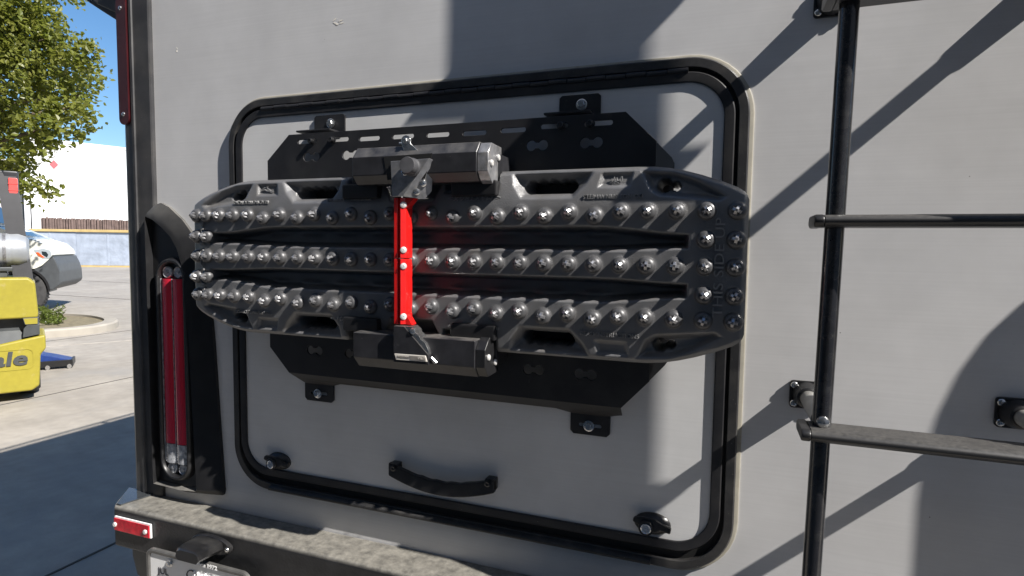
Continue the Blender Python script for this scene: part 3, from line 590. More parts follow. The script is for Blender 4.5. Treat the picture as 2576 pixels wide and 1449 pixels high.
for i, j in loop: verts.append((X[i, j]*1.001, 0.030, Z[i, j]*1.001))
for k in range(len(loop)):
    a = loop[k]; b = loop[(k+1) % len(loop)]; k2 = (k+1) % len(loop)
    faces.append((a[0]*NZ+a[1], b0+k, b0+k2, b[0]*NZ+b[1]))
bme = bpy.data.meshes.new('moulded_body'); bme.from_pydata(verts, [], faces); bme.update(); bme.materials.append(M['board'])
b_ = NB(); b_.from_mesh(bme); bmesh.ops.recalc_face_normals(b_, faces=b_.faces); b_.to_mesh(bme); b_.free()
bme.polygons.foreach_set('use_smooth', [True]*len(bme.polygons))
# one metal tooth: domed stud with a pointed cross on top
bm = NB(); lathe(bm, [(0.0150, -0.0015), (0.0147, 0.0016), (0.0134, 0.0052), (0.0108, 0.0082), (0.0074, 0.0097), (0.003, 0.0098), (0, 0.0099)], (0, 0, 0), (0, -1, 0), 16)
for a in (0, PI/2):
    c, s = math.cos(a), math.sin(a)
    q = [(-0.0085, 0.0060), (0.0085, 0.0060), (0.0062, 0.0150), (0.0016, 0.0190), (-0.0016, 0.0190), (-0.0062, 0.0150)]
    for w0, w1 in (((-0.0025), 0.0025),):
        A = [bm.verts.new((c*u - s*w0*(1.4 if h < 0.01 else 0.8), -h, s*u + c*w0*(1.4 if h < 0.01 else 0.8))) for u, h in q]; B = [bm.verts.new((c*u - s*w1*(1.4 if h < 0.01 else 0.8), -h, s*u + c*w1*(1.4 if h < 0.01 else 0.8))) for u, h in q]
        fs = [bm.faces.new(A), bm.faces.new(B[::-1])] + [bm.faces.new((A[i], B[i], B[(i+1) % 6], A[(i+1) % 6])) for i in range(6)]
        bmesh.ops.recalc_face_normals(bm, faces=fs)
        for f in fs: f.material_index = 1
tme = mesh(bm, ['tooth', 'cross'], 30, 'tooth')
BC = (-0.5445, -0.130, 1.425)
labs = ['black studded recovery board held on the hatch by a red arm, frontmost of the stack', 'black recovery board nested directly behind the frontmost studded one', 'black recovery board at the back of the stack, nearest the mounting plates']
boards = []
for k in range(3):
    t = top('recovery_board', labs[k], 'recovery board', (BC[0], BC[1] + 0.0245*k + (0.001 if k else 0), BC[2]), group='recovery boards stacked on the hatch')
    bo = put('moulded_body', bme, t, (0, 0, 0)); boards.append(t)
    if k == 0:
        for x, z in TEETH:
            o = put('tooth', tme, t, (x, float(depth(np.array([x]), np.array([z]))[0][0]), z)); o.rotation_euler = (random.uniform(-.07, .07), random.choice((0.15, 0.55, 0.85, 1.1)) + random.uniform(-.12, .12), random.uniform(-.07, .07)); k_ = random.uniform(0.94, 1.05); o.scale = (k_, random.uniform(0.9, 1.08), k_)
        fy = lambda z: -(0.0) + (0.014 if z > 0 else 0.007)*max(0.0, (abs(z)-0.098)/0.067)**1.25 - 0.0002
        T = lambda body, x, z, w, size, turn, sh=0.0, e=0.0022: text('raised_lettering', body, size, 'letter', bo, (x, fy(z), z), turn, e, w, loc=(0, 0, 0), shear=sh)
        T('READ INSTRUCTIONS', -0.407, 0.1165, 0.094, 0.0105, PI); T('www.maxtrax.com.au', -0.158, 0.1170, 0.104, 0.0115, PI)
        T('MAXTRAX', 0.112, 0.1165, 0.080, 0.0125, PI, 0.3); T('DO NOT SPIN WHEELS', 0.366, 0.1150, 0.100, 0.0105, PI)
        T('DO NOT SPIN WHEELS', -0.405, -0.1195, 0.100, 0.0105, 0); T('MAXTRAX', -0.152, -0.1210, 0.080, 0.0125, 0, 0.3)
        T('www.maxtrax.com.au', 0.113, -0.1200, 0.104, 0.0115, 0); T('READ INSTRUCTIONS', 0.366, -0.1195, 0.100, 0.0105, 0)
        T('THIS SIDE UP', 0.5385, -0.001, 0.158, 0.021, PI/2, 0.0, 0.0034); T('THIS SIDE UP', -0.5455, 0.0, 0.158, 0.014, -PI/2, 0.0, 0.0028)
        for s, x, z in ((1, 0.112, 0.1165), (-1, -0.152, -0.1210)):                    # arrow flourishes beside the word mark
            bm = NB()
            for q in (-1, 1):
                for dz in (-0.0022, 0.0022): tube(bm, [(x+q*0.043, fy(z), z+dz), (x+q*0.052, fy(z), z+dz*0.2)], 0.0009, 6)
            part('raised_arrows', bm, 'letter', bo, (0, 0, 0))
        def roo(x, z, s):
            P = [(-16, 3), (-13, 6), (-9, 5), (-6, 2), (-2, 3), (3, 2), (7, -1), (10, -3), (14, -2), (17, 1), (14, -4), (9, -6), (5, -5), (2, -8), (-3, -9), (1, -6), (-1, -3), (-5, -2), (-8, 1), (-12, 3)]
            bm = NB(); tube(bm, [(x + s*a*0.0009, 0.0092+0.0026, z + s*b*0.0009) for a, b in P + P[:1]], 0.0009, 6); part('kangaroo_emblem', bm, 'letter', bo, (0, 0, 0))
        def cat(x, z, s):
            bm = NB()
            for P in ([(-9, -7), (-10, 0), (-6, 6), (0, 8), (5, 7), (10, 10), (8, 5), (13, 6), (9, 2), (11, -3), (7, -1)], [(-9, -7), (-5, -2), (-6, 2), (-1, 1), (0, -5), (3, 0), (5, -6), (7, -1)], [(-3, 5), (2, 3), (6, 5)]):
                tube(bm, [(x + s*a*0.0009, 0.0092+0.0026, z + s*b*0.0009) for a, b in P], 0.0009, 6)
            part('animal_head_emblem', bm, 'letter', bo, (0, 0, 0))
        roo(-0.371, 0.1425, -1); roo(0.371, -0.1425, 1); cat(0.371, 0.1425, -1); cat(-0.371, -0.1425, 1)

# ================================================================== LOCKING CLAMP
cl = top('locking_clamp', 'black clamp with a red folding arm and silver lock holding the recovery boards', 'clamp', (-0.53, -0.14, 1.42))
def housing(zc, s):
    """half hexagonal box; s = +1 upper, -1 lower"""
    f = lambda p: [(y, zc + s*z) for y, z in p]
    bm = NB()
    sec = f([(-0.118, 0.036), (-0.150, 0.036), (-0.166, 0.016), (-0.166, -0.018), (-0.151, -0.034), (-0.118, -0.034)]) if s > 0 else f([(-0.118, 0.036), (-0.148, 0.036), (-0.166, 0.015), (-0.166, -0.033), (-0.118, -0.035)])
    prism(bm, sec, -0.668, -0.411, 'x', 0.0010, 1)
    h = part('clamp_housing', bm, 'clamp', cl, ang=20)
    bm = NB(); sec2 = f([(-0.10, 0.033), (-0.148, 0.034), (-0.1635, 0.015), (-0.1635, -0.017), (-0.149, -0.032), (-0.10, -0.060)])
    prism(bm, sec2, -0.4105, -0.3900 if s > 0 else -0.392, 'x', 0.0008, 1); part('end_plate', bm, 'dusty_metal' if s > 0 else 'black', h)
    for y, z in ((-0.118, 0.012), (-0.150, -0.002)):
        bm = NB(); domescrew(bm, (-0.3895 if s > 0 else -0.3915, y, zc + s*z), (1, 0, 0), 0.006, 0.004); part('rivet', bm, 'white_rivet', h)
    for x0, x1 in ((-0.712, -0.630), (-0.474, -0.384)):
        zz = sorted((zc - s*0.030, zc - s*0.058)); bm = NB(); box(bm, x0, x1, -0.1405, -0.108, zz[0], zz[1], 0.004); part('clamp_pad', bm, 'black', h)
        zz = sorted((zc + s*0.02, zc - s*0.036)); bm = NB(); box(bm, x0+0.008, x1-0.004, -0.1175, -0.060, zz[0], zz[1], 0.003); part('clamp_leg', bm, 'clamp', h)
    bm = NB(); zz = sorted((zc - s*0.012, zc - s*0.036)); box(bm, -0.383, -0.330, -0.056, -0.051, zz[0], zz[1], 0.002); bs = part('base_strip', bm, 'plate', h)
    for x in (-0.366, -0.347):
        bm = NB(); hexbolt(bm, (x, -0.0562, zc - s*0.024), (0, -1, 0), 0.0045, 0.006); part('bolt', bm, 'steel', h)
    return h
hu = housing(1.602, 1); hl = housing(1.252, -1)
# dark slot in the upper housing behind the lock
bm = NB(); prism(bm, [(-0.598, 1.617), (-0.497, 1.619), (-0.512, 1.574), (-0.590, 1.574)], -0.1672, -0.1662, 'y'); part('slot_liner', bm, 'groove', hu)
# silver lock bracket: front face and a folded right flank
y0 = -0.176; bm = NB(); prism(bm, [(-0.578, 1.6065), (-0.4990, 1.6085), (-0.552, 1.5425), (-0.5745, 1.5425)], y0, y0+0.0025, 'y', 0.0006, 1)
fl4 = [(-0.4990, y0+0.0003, 1.6085), (-0.552, y0+0.0003, 1.5425), (-0.518, y0+0.020, 1.5385), (-0.5065, y0+0.024, 1.553), (-0.4955, y0+0.012, 1.6065)]
A = [bm.verts.new(p) for p in fl4]; B = [bm.verts.new((p[0]-0.0008, p[1]+0.0025, p[2]+0.0008)) for p in fl4]
fs = [bm.faces.new(A), bm.faces.new(B[::-1])] + [bm.faces.new((A[i], B[i], B[(i+1) % 5], A[(i+1) % 5])) for i in range(5)]; bmesh.ops.recalc_face_normals(bm, faces=fs)
prism(bm, [(-0.5785, 1.6065), (-0.5758, 1.6065), (-0.5725, 1.5425), (-0.5750, 1.5425)], y0+0.0027, y0+0.03, 'y')
lbk = part('lock_bracket', bm, 'lock_metal', cl)
for x, y, z in ((-0.5175, -0.163, 1.5665), (-0.5295, -0.1645, 1.5515)):
    bm = NB(); domescrew(bm, (x, y, z), (0.45, -0.85, -0.25), 0.0068, 0.0045); part('rivet', bm, 'steel', lbk)
bm = NB(); lathe(bm, [(0.0165, 0), (0.0165, 0.006), (0.0150, 0.007), (0.0150, 0.022), (0.0140, 0.0245), (0, 0.0250)], (-0.5315, -0.1775, 1.5935), (0.10, -1, 0.05), 24); lkb = part('lock_cap', bm, 'knob', lbk)
bm = NB(); tube(bm, [(-0.5405, -0.1955, 1.5895), (-0.540, -0.200, 1.582), (-0.538, -0.198, 1.578), (-0.534, -0.194, 1.579)], 0.0013, 6); part('retaining_wire', bm, 'steel', lbk)
# upright hasp ear with bolt on top
me = sheet('hasp_ear', [(-0.5615+0.002, 1.622), (-0.528, 1.622), (-0.536, 1.630), (-0.5475, 1.640)] + [(-0.5565 + 0.0095*math.cos(t), 1.6455 + 0.0095*math.sin(t)) for t in [0.1+0.32*k for k in range(10)]], [], 0.003, 'steel'); me.transform(Matrix.Translation((0, -0.158, 0))); he = put('hasp_ear', me, cl)
bm = NB(); hexbolt(bm, (-0.5555, -0.158, 1.6455), (0, -1, 0), 0.0045, 0.006, 1.35); tube(bm, [(-0.5555, -0.150, 1.6455), (-0.5645, -0.146, 1.6435), (-0.5755, -0.150, 1.643)], 0.0026, 8); part('bolt', bm, 'steel', he)
# folding red arm: an upper and a lower channel
def arm(z0, z1, flare):
    bm = NB()
    prism(bm, [(-0.5775, -0.160), (-0.5775, -0.1655), (-0.5700, -0.1655), (-0.5690, -0.1600), (-0.5650, -0.1600), (-0.5645, -0.1655), (-0.5625, -0.1680), (-0.5545, -0.1620), (-0.5535, -0.155), (-0.5535, -0.1385), (-0.5775, -0.1385)], z0, z1, 'z', 0.0008, 1)
    if flare > 0: prism(bm, [(-0.5620, z1-0.0), (-0.537, z1-0.001), (-0.548, z1-0.013), (-0.5535, z1-0.020), (-0.560, z1-0.020)], -0.162, -0.145, 'y')
    if flare < 0: prism(bm, [(-0.5620, z0), (-0.541, z0), (-0.549, z0+0.012), (-0.5535, z0+0.018), (-0.560, z0+0.018)], -0.162, -0.145, 'y')
    a = part('red_arm', bm, 'red', cl, ang=25)
    for z in ((z1-0.0135, z0+0.0150) if True else ()):
        bm = NB(); domescrew(bm, (-0.5578, -0.1640, z), (0.5, -0.85, 0), 0.0062, 0.0040); part('rivet', bm, 'white_rivet', a)
arm(1.4300, 1.5415, 1); arm(1.3060, 1.4285, -1)
# lower bracket with chamfered silver edge and name tag
bm = NB(); F = [(-0.572, 1.304), (-0.5490, 1.304), (-0.4985, 1.2545), (-0.4985, 1.2365), (-0.572, 1.2365)]
prism(bm, F, -0.1765, -0.160, 'y', 0.001); lwb = part('lower_bracket', bm, 'clamp', cl)
bm = NB(); prism(bm, [(-0.5480, 1.3045), (-0.5350, 1.3050), (-0.5270, 1.2985), (-0.5255, 1.2930), (-0.5190, 1.2885), (-0.5150, 1.2820), (-0.5060, 1.2755), (-0.5000, 1.2640), (-0.4980, 1.2550)], -0.1750, -0.150, 'y', 0.001); ce = part('silver_edge', bm, 'steel', lwb)
bm = NB(); domescrew(bm, (-0.531, -0.1752, 1.2965), (0.2, -1, 0), 0.006, 0.004); part('rivet', bm, 'steel', lwb)
bm = NB(); tube(bm, [(-0.4955, -0.172, 1.2495), (-0.4870, -0.168, 1.2400)], 0.0035, 8); part('pin', bm, 'steel', lwb)
bm = NB(); prism(bm, [(-0.5685, 1.2525), (-0.5035, 1.2535), (-0.5000, 1.2425), (-0.5645, 1.2415)], -0.1788, -0.1768, 'y', 0.0004); tg = part('name_tag', bm, 'tag', lwb)
bm = NB(); prism(bm, [(-0.5365, 1.2512), (-0.5055, 1.2516), (-0.5030, 1.2442), (-0.5342, 1.2438)], -0.1794, -0.1789, 'y'); part('tag_print', bm, 'tagdark', lwb)
text('tag_lettering', 'EXPEDITION', 0.0056, 'tagdark', lwb, (-0.5500, -0.1792, 1.2474), ext=0.0002, width=0.024, loc=(0, 0, 0))
text('tag_lettering', 'STRUT', 0.0062, 'tag', lwb, (-0.5120, -0.1797, 1.2478), ext=0.0002, width=0.013, loc=(0, 0, 0))

# ================================================================== THE YARD BEHIND
CAMP = Vector((0, -1.10, 1.45))
def yard(ahead, right): p = CAMP + FW*ahead + RT*right; return (p.x, p.y)
def space(ahead, right, up): return CAMP + FW*ahead + RT*right + UP*up
# ---- forklift: x to its right, y away from us, base at the rear right corner
fk = top('forklift', 'yellow forklift truck seen from behind with black guard pillar and dented counterweight', 'forklift', (-5.88, 2.36, 0), math.radians(60))
bm = NB()
prism(bm, [(-1.10, 0.76), (-0.02, 0.76), (-0.015, 0.80), (-0.03, 1.085), (-0.075, 1.13), (-1.10, 1.14)], 0.0, 0.55, 'y', 0.022, 3); part('counterweight_top', bm, 'yellow', fk)
bm = NB(); prism(bm, [(-1.08, 0.09), (-0.085, 0.09), (-0.03, 0.13), (-0.012, 0.42), (0.028, 0.47), (0.028, 0.60), (-0.05, 0.585), (-0.38, 0.52), (-0.56, 0.51), (-0.74, 0.52), (-1.08, 0.585)], 0.0, 0.6, 'y', 0.02, 3); cw = part('counterweight_base', bm, 'yellow', fk)
bm = NB(); prism(bm, [(-1.08, 0.50), (-0.56, 0.50), (-0.38, 0.515), (-0.02, 0.595), (-0.03, 0.775), (-1.08, 0.775)], 0.11, 0.5, 'y'); part('vent_recess', bm, 'charcoal', fk)
bm = NB()
prism(bm, [(-0.135, 0.583), (-0.012, 0.605), (-0.012, 0.70), (-0.10, 0.70), (-0.125, 0.665)], 0.012, 0.2, 'y', 0.006); prism(bm, [(-0.02, 0.70), (-0.018, 0.765), (-0.13, 0.765), (-0.115, 0.70)], 0.006, 0.2, 'y', 0.006, 2, 1)
for x in (-0.36, -0.68): prism(bm, [(x-0.035, 0.50), (x+0.035, 0.50), (x+0.026, 0.78), (x-0.026, 0.78)], 0.02, 0.2, 'y', 0.012)
part('vent_frame', bm, ['charcoal', 'yellow'], fk)
for x in (-0.20, -0.50, -0.80):
    bm = NB(); prism(bm, [(0.03, 0.53), (0.20, 0.77), (0.24, 0.77), (0.10, 0.53)], x-0.10, x+0.11, 'x', 0.01); part('vent_cowl', bm, 'charcoal', fk)
text('raised_lettering', 'Yale', 0.175, 'charcoal', cw, (-0.30, -0.004, 0.395), 0, 0.006, 0.38, loc=(0, 0, 0), shear=0.12, offset=0.005)
bm = NB(); rring(bm, -0.60, -0.06, 0.295, 0.485, 0.05, [(0, 0.002), (0, -0.004), (0.008, -0.004), (0.008, 0.002)], 5); part('name_border', bm, 'yellow', cw)
bm = NB()
for x0, z0, ax, az in ((-0.08, 1.12, -0.30, 2.02), (-1.00, 1.12, -0.80, 2.02)):
    pass
bm = NB(); v = []
for (x, y, z) in ((-0.07, 0.20, 1.10), (-0.165, 0.36, 2.09)):
    v.append([bm.verts.new((x+a, y+b, z)) for a, b in ((-0.11, -0.04), (0.03, -0.04), (0.03, 0.07), (-0.11, 0.07))])
for k in range(4): bm.faces.new((v[0][k], v[0][(k+1) % 4], v[1][(k+1) % 4], v[1][k]))
bm.faces.new(v[0][::-1]); bm.faces.new(v[1]); bmesh.ops.recalc_face_normals(bm, faces=bm.faces)
gp = part('guard_pillar', bm, 'guard', fk)
bm = NB(); box(bm, -1.10, -0.13, 0.33, 0.43, 2.02, 2.11, 0.02); box(bm, -0.235, -0.115, 0.315, 0.375, 1.83, 2.112, 0.02); part('guard_crossbar', bm, 'guard', fk)
bm = NB(); box(bm, -0.190, -0.122, 0.290, 0.314, 1.875, 2.045, 0.008)
for z in (1.93, 1.99): box(bm, -0.192, -0.120, 0.286, 0.314, z-0.003, z+0.003, 0.001)
part('rear_lamp', bm, 'rearlamp', gp)
bm = NB(); tube(bm, [(-0.62, 0.30, 1.2), (-0.40, 0.36, 1.28), (-0.33, 0.36, 1.45), (-0.38, 0.38, 1.62)], 0.035, 10); part('seat_bar', bm, 'charcoal', fk)
bm = NB(); box(bm, -1.0, -0.18, 0.10, 0.14, 1.185, 1.225, 0.01); box(bm, -1.0, -0.19, 0.36, 0.42, 1.185, 1.225, 0.01); box(bm, -0.90, -0.22, 0.12, 0.40, 1.13, 1.185, 0.012); part('cylinder_cradle', bm, 'charcoal', fk)
for x in (-0.20, -1.10):
    bm = NB(); lathe(bm, [(0.12, 0.0), (0.25, 0.0), (0.285, 0.03), (0.29, 0.09), (0.285, 0.15), (0.25, 0.18), (0.12, 0.18)], (x, 0.42, 0.29), (1, 0, 0), 32); wh = part('tyre', bm, 'tyre', fk)
    bm = NB(); lathe(bm, [(0.16, 0.02), (0.16, 0.05), (0.05, 0.07), (0, 0.07)], (x+0.10, 0.42, 0.29), (1, 0, 0), 20); part('rim', bm, 'charcoal', wh)
for x in (-0.2, -1.1):
    bm = NB(); lathe(bm, [(0.12, 0.0), (0.30, 0.0), (0.335, 0.03), (0.335, 0.19), (0.30, 0.22), (0.12, 0.22)], (x-0.02, 2.1, 0.335), (1, 0, 0), 28); part('tyre', bm, 'tyre', fk)
bm = NB(); box(bm, -1.0, -0.1, 0.5, 2.2, 0.25, 0.75, 0.05); part('chassis', bm, 'yellow', fk)
bm = NB(); box(bm, -1.06, -0.94, 2.3, 2.5, 0.06, 2.05, 0.02); box(bm, -0.50, -0.38, 2.3, 2.5, 0.06, 2.05, 0.02); box(bm, -0.94, -0.50, 2.34, 2.42, 1.0, 1.1, 0.01); part('mast', bm, 'charcoal', fk)
th = math.radians(60); c_f, s_f = math.cos(th), math.sin(th)
def fkw(x, y, z): return (-5.88 + c_f*x - s_f*y, 2.36 + s_f*x + c_f*y, z)
gc = top('gas_cylinder', 'dull silver gas cylinder lying on the back of the yellow forklift', 'gas cylinder', fkw(-0.435, 0.255, 1.225), th)
bm = NB(); lathe(bm, [(0, -0.49), (0.06, -0.485), (0.12, -0.45), (0.152, -0.39), (0.156, -0.35), (0.156, 0.22), (0.150, 0.235), (0.150, 0.25), (0.152, 0.30), (0.130, 0.355), (0.10, 0.375), (0.10, 0.36), (0, 0.36)], (0, 0, 0.152), (1, 0, 0), 32); part('cylinder_shell', bm, 'alu', gc)
bm = NB(); 
for x in (-0.15, 0.20): lathe(bm, [(0.1575, -0.012), (0.1605, -0.012), (0.1605, 0.012), (0.1575, 0.012)], (x, 0, 0.152), (1, 0, 0), 32)
part('strap', bm, 'dusty_metal', gc)
# ---- pale van, nose to the right
vn = top('van', 'off white van with grey plastic bumper and chunky black tyre behind the forklift', 'van', (-13.48, 6.55, 0), math.radians(46))
arch = [(0.49*math.cos(t), 0.43 + 0.49*math.sin(t)) for t in [math.radians(a) for a in range(180, 50, -10)]]
roofp = [(-5.2, 0.5), (-5.2, 2.70), (-5.0, 2.78), (-1.75, 2.78), (-1.40, 2.62), (-0.62, 1.80), (-0.40, 1.74), (-0.12, 1.62), (0.13, 1.51), (0.40, 1.43), (0.53, 1.31), (0.57, 1.20), (0.49, 1.10), (0.33, 0.955), (0.20, 0.905)]
bm = NB(); prism(bm, [(-0.62, 0.5), (-0.50, 0.5)] + arch[0:9][::1] + [p for p in roofp[::-1]], 0.0, 1.95, 'y', 0.05, 3); bd = part('van_body', bm, 'vanwhite', vn)
bm = NB(); ar2 = [(0.475*math.cos(t), 0.43 + 0.475*math.sin(t)) for t in [math.radians(a) for a in range(75, -5, -10)]]
prism(bm, [(0.20, 0.90), (0.33, 0.95), (0.49, 1.09), (0.58, 1.17), (0.66, 1.00), (0.70, 0.85), (0.71, 0.62), (0.68, 0.56), (0.55, 0.47)] + ar2[::-1][0:7], -0.012, 1.96, 'y', 0.03, 3); part('bumper', bm, 'vangrey', vn)
bm = NB(); prism(bm, [(0.20, 1.295), (0.28, 1.20), (0.36, 1.12), (0.50, 1.115), (0.555, 1.19), (0.535, 1.29), (0.40, 1.33)], -0.010, 0.25, 'y', 0.012); hl_ = part('headlight', bm, 'lamp', vn)
bm = NB(); prism(bm, [(0.25, 1.245), (0.30, 1.175), (0.38, 1.135), (0.42, 1.145), (0.36, 1.19), (0.30, 1.25)], -0.016, 0.05, 'y', 0.004); part('indicator', bm, 'amber', hl_)
bm = NB(); prism(bm, [(0.36, 1.27), (0.37, 1.20), (0.46, 1.14), (0.49, 1.20), (0.45, 1.26)], -0.014, 0.05, 'y', 0.004); part('lamp_unit', bm, 'glass', hl_)
bm = NB(); prism(bm, [(-1.30, 2.46), (-0.66, 1.80), (-1.30, 1.80)], -0.004, 0.02, 'y'); part('side_window', bm, 'glass', vn)
bm = NB(); prism(bm, [(-1.37, 2.62), (-0.635, 1.835), (-0.615, 1.855), (-1.35, 2.64)], 0.10, 1.85, 'y'); part('windscreen', bm, 'glass', vn)
bm = NB(); prism(bm, [(-0.10, 1.68), (0.02, 1.595), (-0.26, 1.735), (-0.36, 1.765)], 0.10, 1.0, 'y', 0.01); part('scuttle_panel', bm, 'glass', vn)
for x in (0.135, 0.20, 0.265):
    z = 1.51 - (x-0.13)*0.30
    bm = NB(); box(bm, x-0.012, x+0.012, 0.06, 0.20, z-0.05, z+0.012, 0.003); part('bonnet_vent', bm, 'vangrey', vn)
for wx in (0.0, -3.6):
    bm = NB(); lathe(bm, [(0.24, 0.0), (0.36, 0.0), (0.415, 0.03), (0.43, 0.07), (0.43, 0.20), (0.40, 0.25), (0.2, 0.25)], (wx, -0.02, 0.43), (0, 1, 0), 36); ty = part('wheel', bm, 'tyre', vn)
    bm = NB(); lathe(bm, [(0.245, 0.01), (0.235, 0.0), (0.22, 0.02), (0.22, 0.09), (0, 0.09)], (wx, -0.02, 0.43), (0, 1, 0), 30)
    for k in range(6):
        a = k*PI/3+0.3; tube(bm, [(wx+0.05*math.cos(a), 0.015, 0.43+0.05*math.sin(a)), (wx+0.215*math.cos(a), 0.012, 0.43+0.215*math.sin(a))], 0.022, 6)
    lathe(bm, [(0.055, 0.01), (0.05, 0.0), (0, 0.0)], (wx, -0.01, 0.43), (0, 1, 0), 14); part('rim', bm, 'black', ty)
    bm = NB()
    for k in range(40):
        a = 2*PI*k/40; c, s = math.cos(a), math.sin(a)
        box(bm, -0.012, 0.012, 0.03, 0.20, 0.425, 0.445); bmesh.ops.rotate(bm, verts=bm.verts[-8:], cent=(0, 0, 0), matrix=Matrix.Rotation(a, 3, 'Y')); bmesh.ops.translate(bm, verts=bm.verts[-8:], vec=(wx, 0, 0.43))
    t_ = part('tread_blocks', bm, 'tyre', ty); t_['kind'] = 'stuff'
    bm = NB(); prism(bm, [(wx + 0.50*math.cos(math.radians(a)), 0.43+0.50*math.sin(math.radians(a))) for a in range(180, -1, -12)] + [(wx + 0.455*math.cos(math.radians(a)), 0.43+0.455*math.sin(math.radians(a))) for a in range(0, 181, 12)], -0.025, 0.5, 'y'); part('wheel_arch', bm, 'black', vn)
vn.scale = (0.86, 1, 1)
# ---- blue floor jack on the yard
fj = top('floor_jack', 'dark blue steel floor jack with black edging standing on the yard beyond the forklift', 'jack', (-7.22, 3.24, 0), math.radians(52)); fj.scale = (0.62, 0.62, 0.75)
bm = NB(); prism(bm, [(-0.42, 0.07), (0.30, 0.07), (0.30, 0.12), (0.05, 0.19), (-0.12, 0.23), (-0.28, 0.34), (-0.42, 0.36)], -0.06, 0.30, 'y', 0.012); part('jack_body', bm, 'dkblue', fj)
bm = NB(); box(bm, -0.42, 0.31, -0.10, -0.065, 0.035, 0.135, 0.01); box(bm, 0.285, 0.325, -0.10, 0.32, 0.035, 0.135, 0.01); part('rubber_edge', bm, 'black', fj)
for x, y in ((0.27, -0.07), (-0.05, -0.07), (0.27, 0.28), (-0.36, 0.28)):
    bm = NB(); lathe(bm, [(0.035, -0.02), (0.035, 0.02)], (x, y-0.02, 0.036), (0, 1, 0), 16); part('castor', bm, 'steel', fj)
bm = NB(); lathe(bm, [(0.05, 0), (0.05, 0.012), (0.03, 0.018), (0, 0.018)], (-0.22, -0.061, 0.20), (0, -1, 0), 16); part('cap', bm, 'steel', fj)
bm = NB(); tube(bm, [(-0.35, 0.1, 0.3), (-0.75, 0.12, 0.95)], 0.02, 8); part('jack_handle', bm, 'black', fj)

# ---- trees and plants
def leaves(lobes, size, seed, total):
    R = np.random.default_rng(seed); vs, fs = [], []
    wsum = sum(l[3]**2*l[4] for l in lobes)
    for a, r, u, rad, dens in lobes:
        n = int(total*rad**2*dens/wsum); c = space(a, r, u)
        # clumps inside the lobe, leaves round each clump
        nc = max(4, n//26)
        for _ in range(nc):
            d = R.normal(size=3); d /= np.linalg.norm(d); q = Vector(d)*rad*(R.uniform(0.15, 1.05)**0.6)
            cc = c + q; ax = Vector(R.normal(size=3)).normalized()
            for _ in range(26):
                p = cc + Vector(R.normal(size=3))*0.085 + ax*R.uniform(-0.12, 0.12); p.z -= 0.0
                s = size*R.uniform(0.6, 1.25)
                nrm = (Vector(R.normal(size=3))*0.75 + Vector((0.25, -0.1, 0.75))).normalized(); t1 = nrm.orthogonal().normalized(); t1 = (Matrix.Rotation(R.uniform(0, 6.28), 3, nrm) @ t1); t2 = nrm.cross(t1); i = len(vs)
                sh = [(0, 0, 0), (0.30, 0.42, 0.07), (0.22, 0.78, 0.02), (0, 1.0, -0.14), (-0.26, 0.70, 0.03), (-0.34, 0.36, 0.08)]
                for x, y, z in sh: vs.append(p + t1*x*s + t2*(y-0.5)*s + nrm*z*s)
                fs += [(i, i+1, i+2, i+3), (i, i+3, i+4, i+5)]
    me = bpy.data.meshes.new('crown'); me.from_pydata([tuple(v) for v in vs], [], fs); me.update(); return me
px = 9.6/1450
lob = [(9.6+da, (u-1288)*px, (724-v)*px, R*px, dn) for u, v, R, da, dn in (
    (-10, 60, 130, 0.0, 1), (85, 95, 78, 0.1, 1), (50, 230, 110, -0.2, 1), (-60, 330, 120, 0.3, 1), (150, 262, 55, 0.2, 0.9), (208, 272, 26, 0.1, 0.7), (135, 215, 46, 0.5, .8),
    (105, 325, 58, 0.0, 0.9), (172, 318, 30, 0.2, 0.7), (42, 390, 40, 0.0, 0.8), (15, 450, 38, 0.1, 0.7), (78, 470, 22, 0.0, 0.5), (120, 478, 6, 0.0, 1.2), (140, 105, 34, 0.4, 0.7), (196, 108, 9, 0.3, 0.9), (185, 150, 12, 0.3, .6),
    (-160, 120, 220, 0.5, 1), (-150, 330, 150, 0.4, 1), (90, 15, 58, 0.0, 1), (-30, -120, 150, 0.4, 0.8), (70, -80, 70, 0.3, .8), (20, 120, 120, 0.9, 0.9))]
tx, ty_ = yard(9.9, (-95-1288)*px); 
tr = top('tree', 'leafy green street tree at the left with sunlit hanging branches', 'tree', (tx, ty_, 0.08))
cr = put('crown', leaves(lob, 0.098, 5, 22000), tr); cr['kind'] = 'stuff'; cr.data.materials.append(M['leaf'])
bm = NB(); tube(bm, [(tx, ty_, 0.06), (tx+0.03, ty_, 0.9), (tx-0.02, ty_+0.03, 1.9), (tx+0.05, ty_, 3.0), (tx+0.1, ty_, 4.2)], [0.16, 0.13, 0.115, 0.09, 0.05], 12); tk = part('trunk', bm, 'bark', tr)
for k, (a, r, u, rad, dn) in enumerate(l for l in lob[:14] if l[3] > 0.28):
    p = space(a, r, u); s0 = Vector((tx, ty_, max(1.7, p.z-0.55))); mid_ = (s0+p)/2 + Vector((0, 0, 0.12))
    bm = NB(); tube(bm, [s0, mid_, p, p + (p-mid_)*0.15], [0.045, 0.03, 0.018, 0.008], 7); part('limb', bm, 'bark', tr)
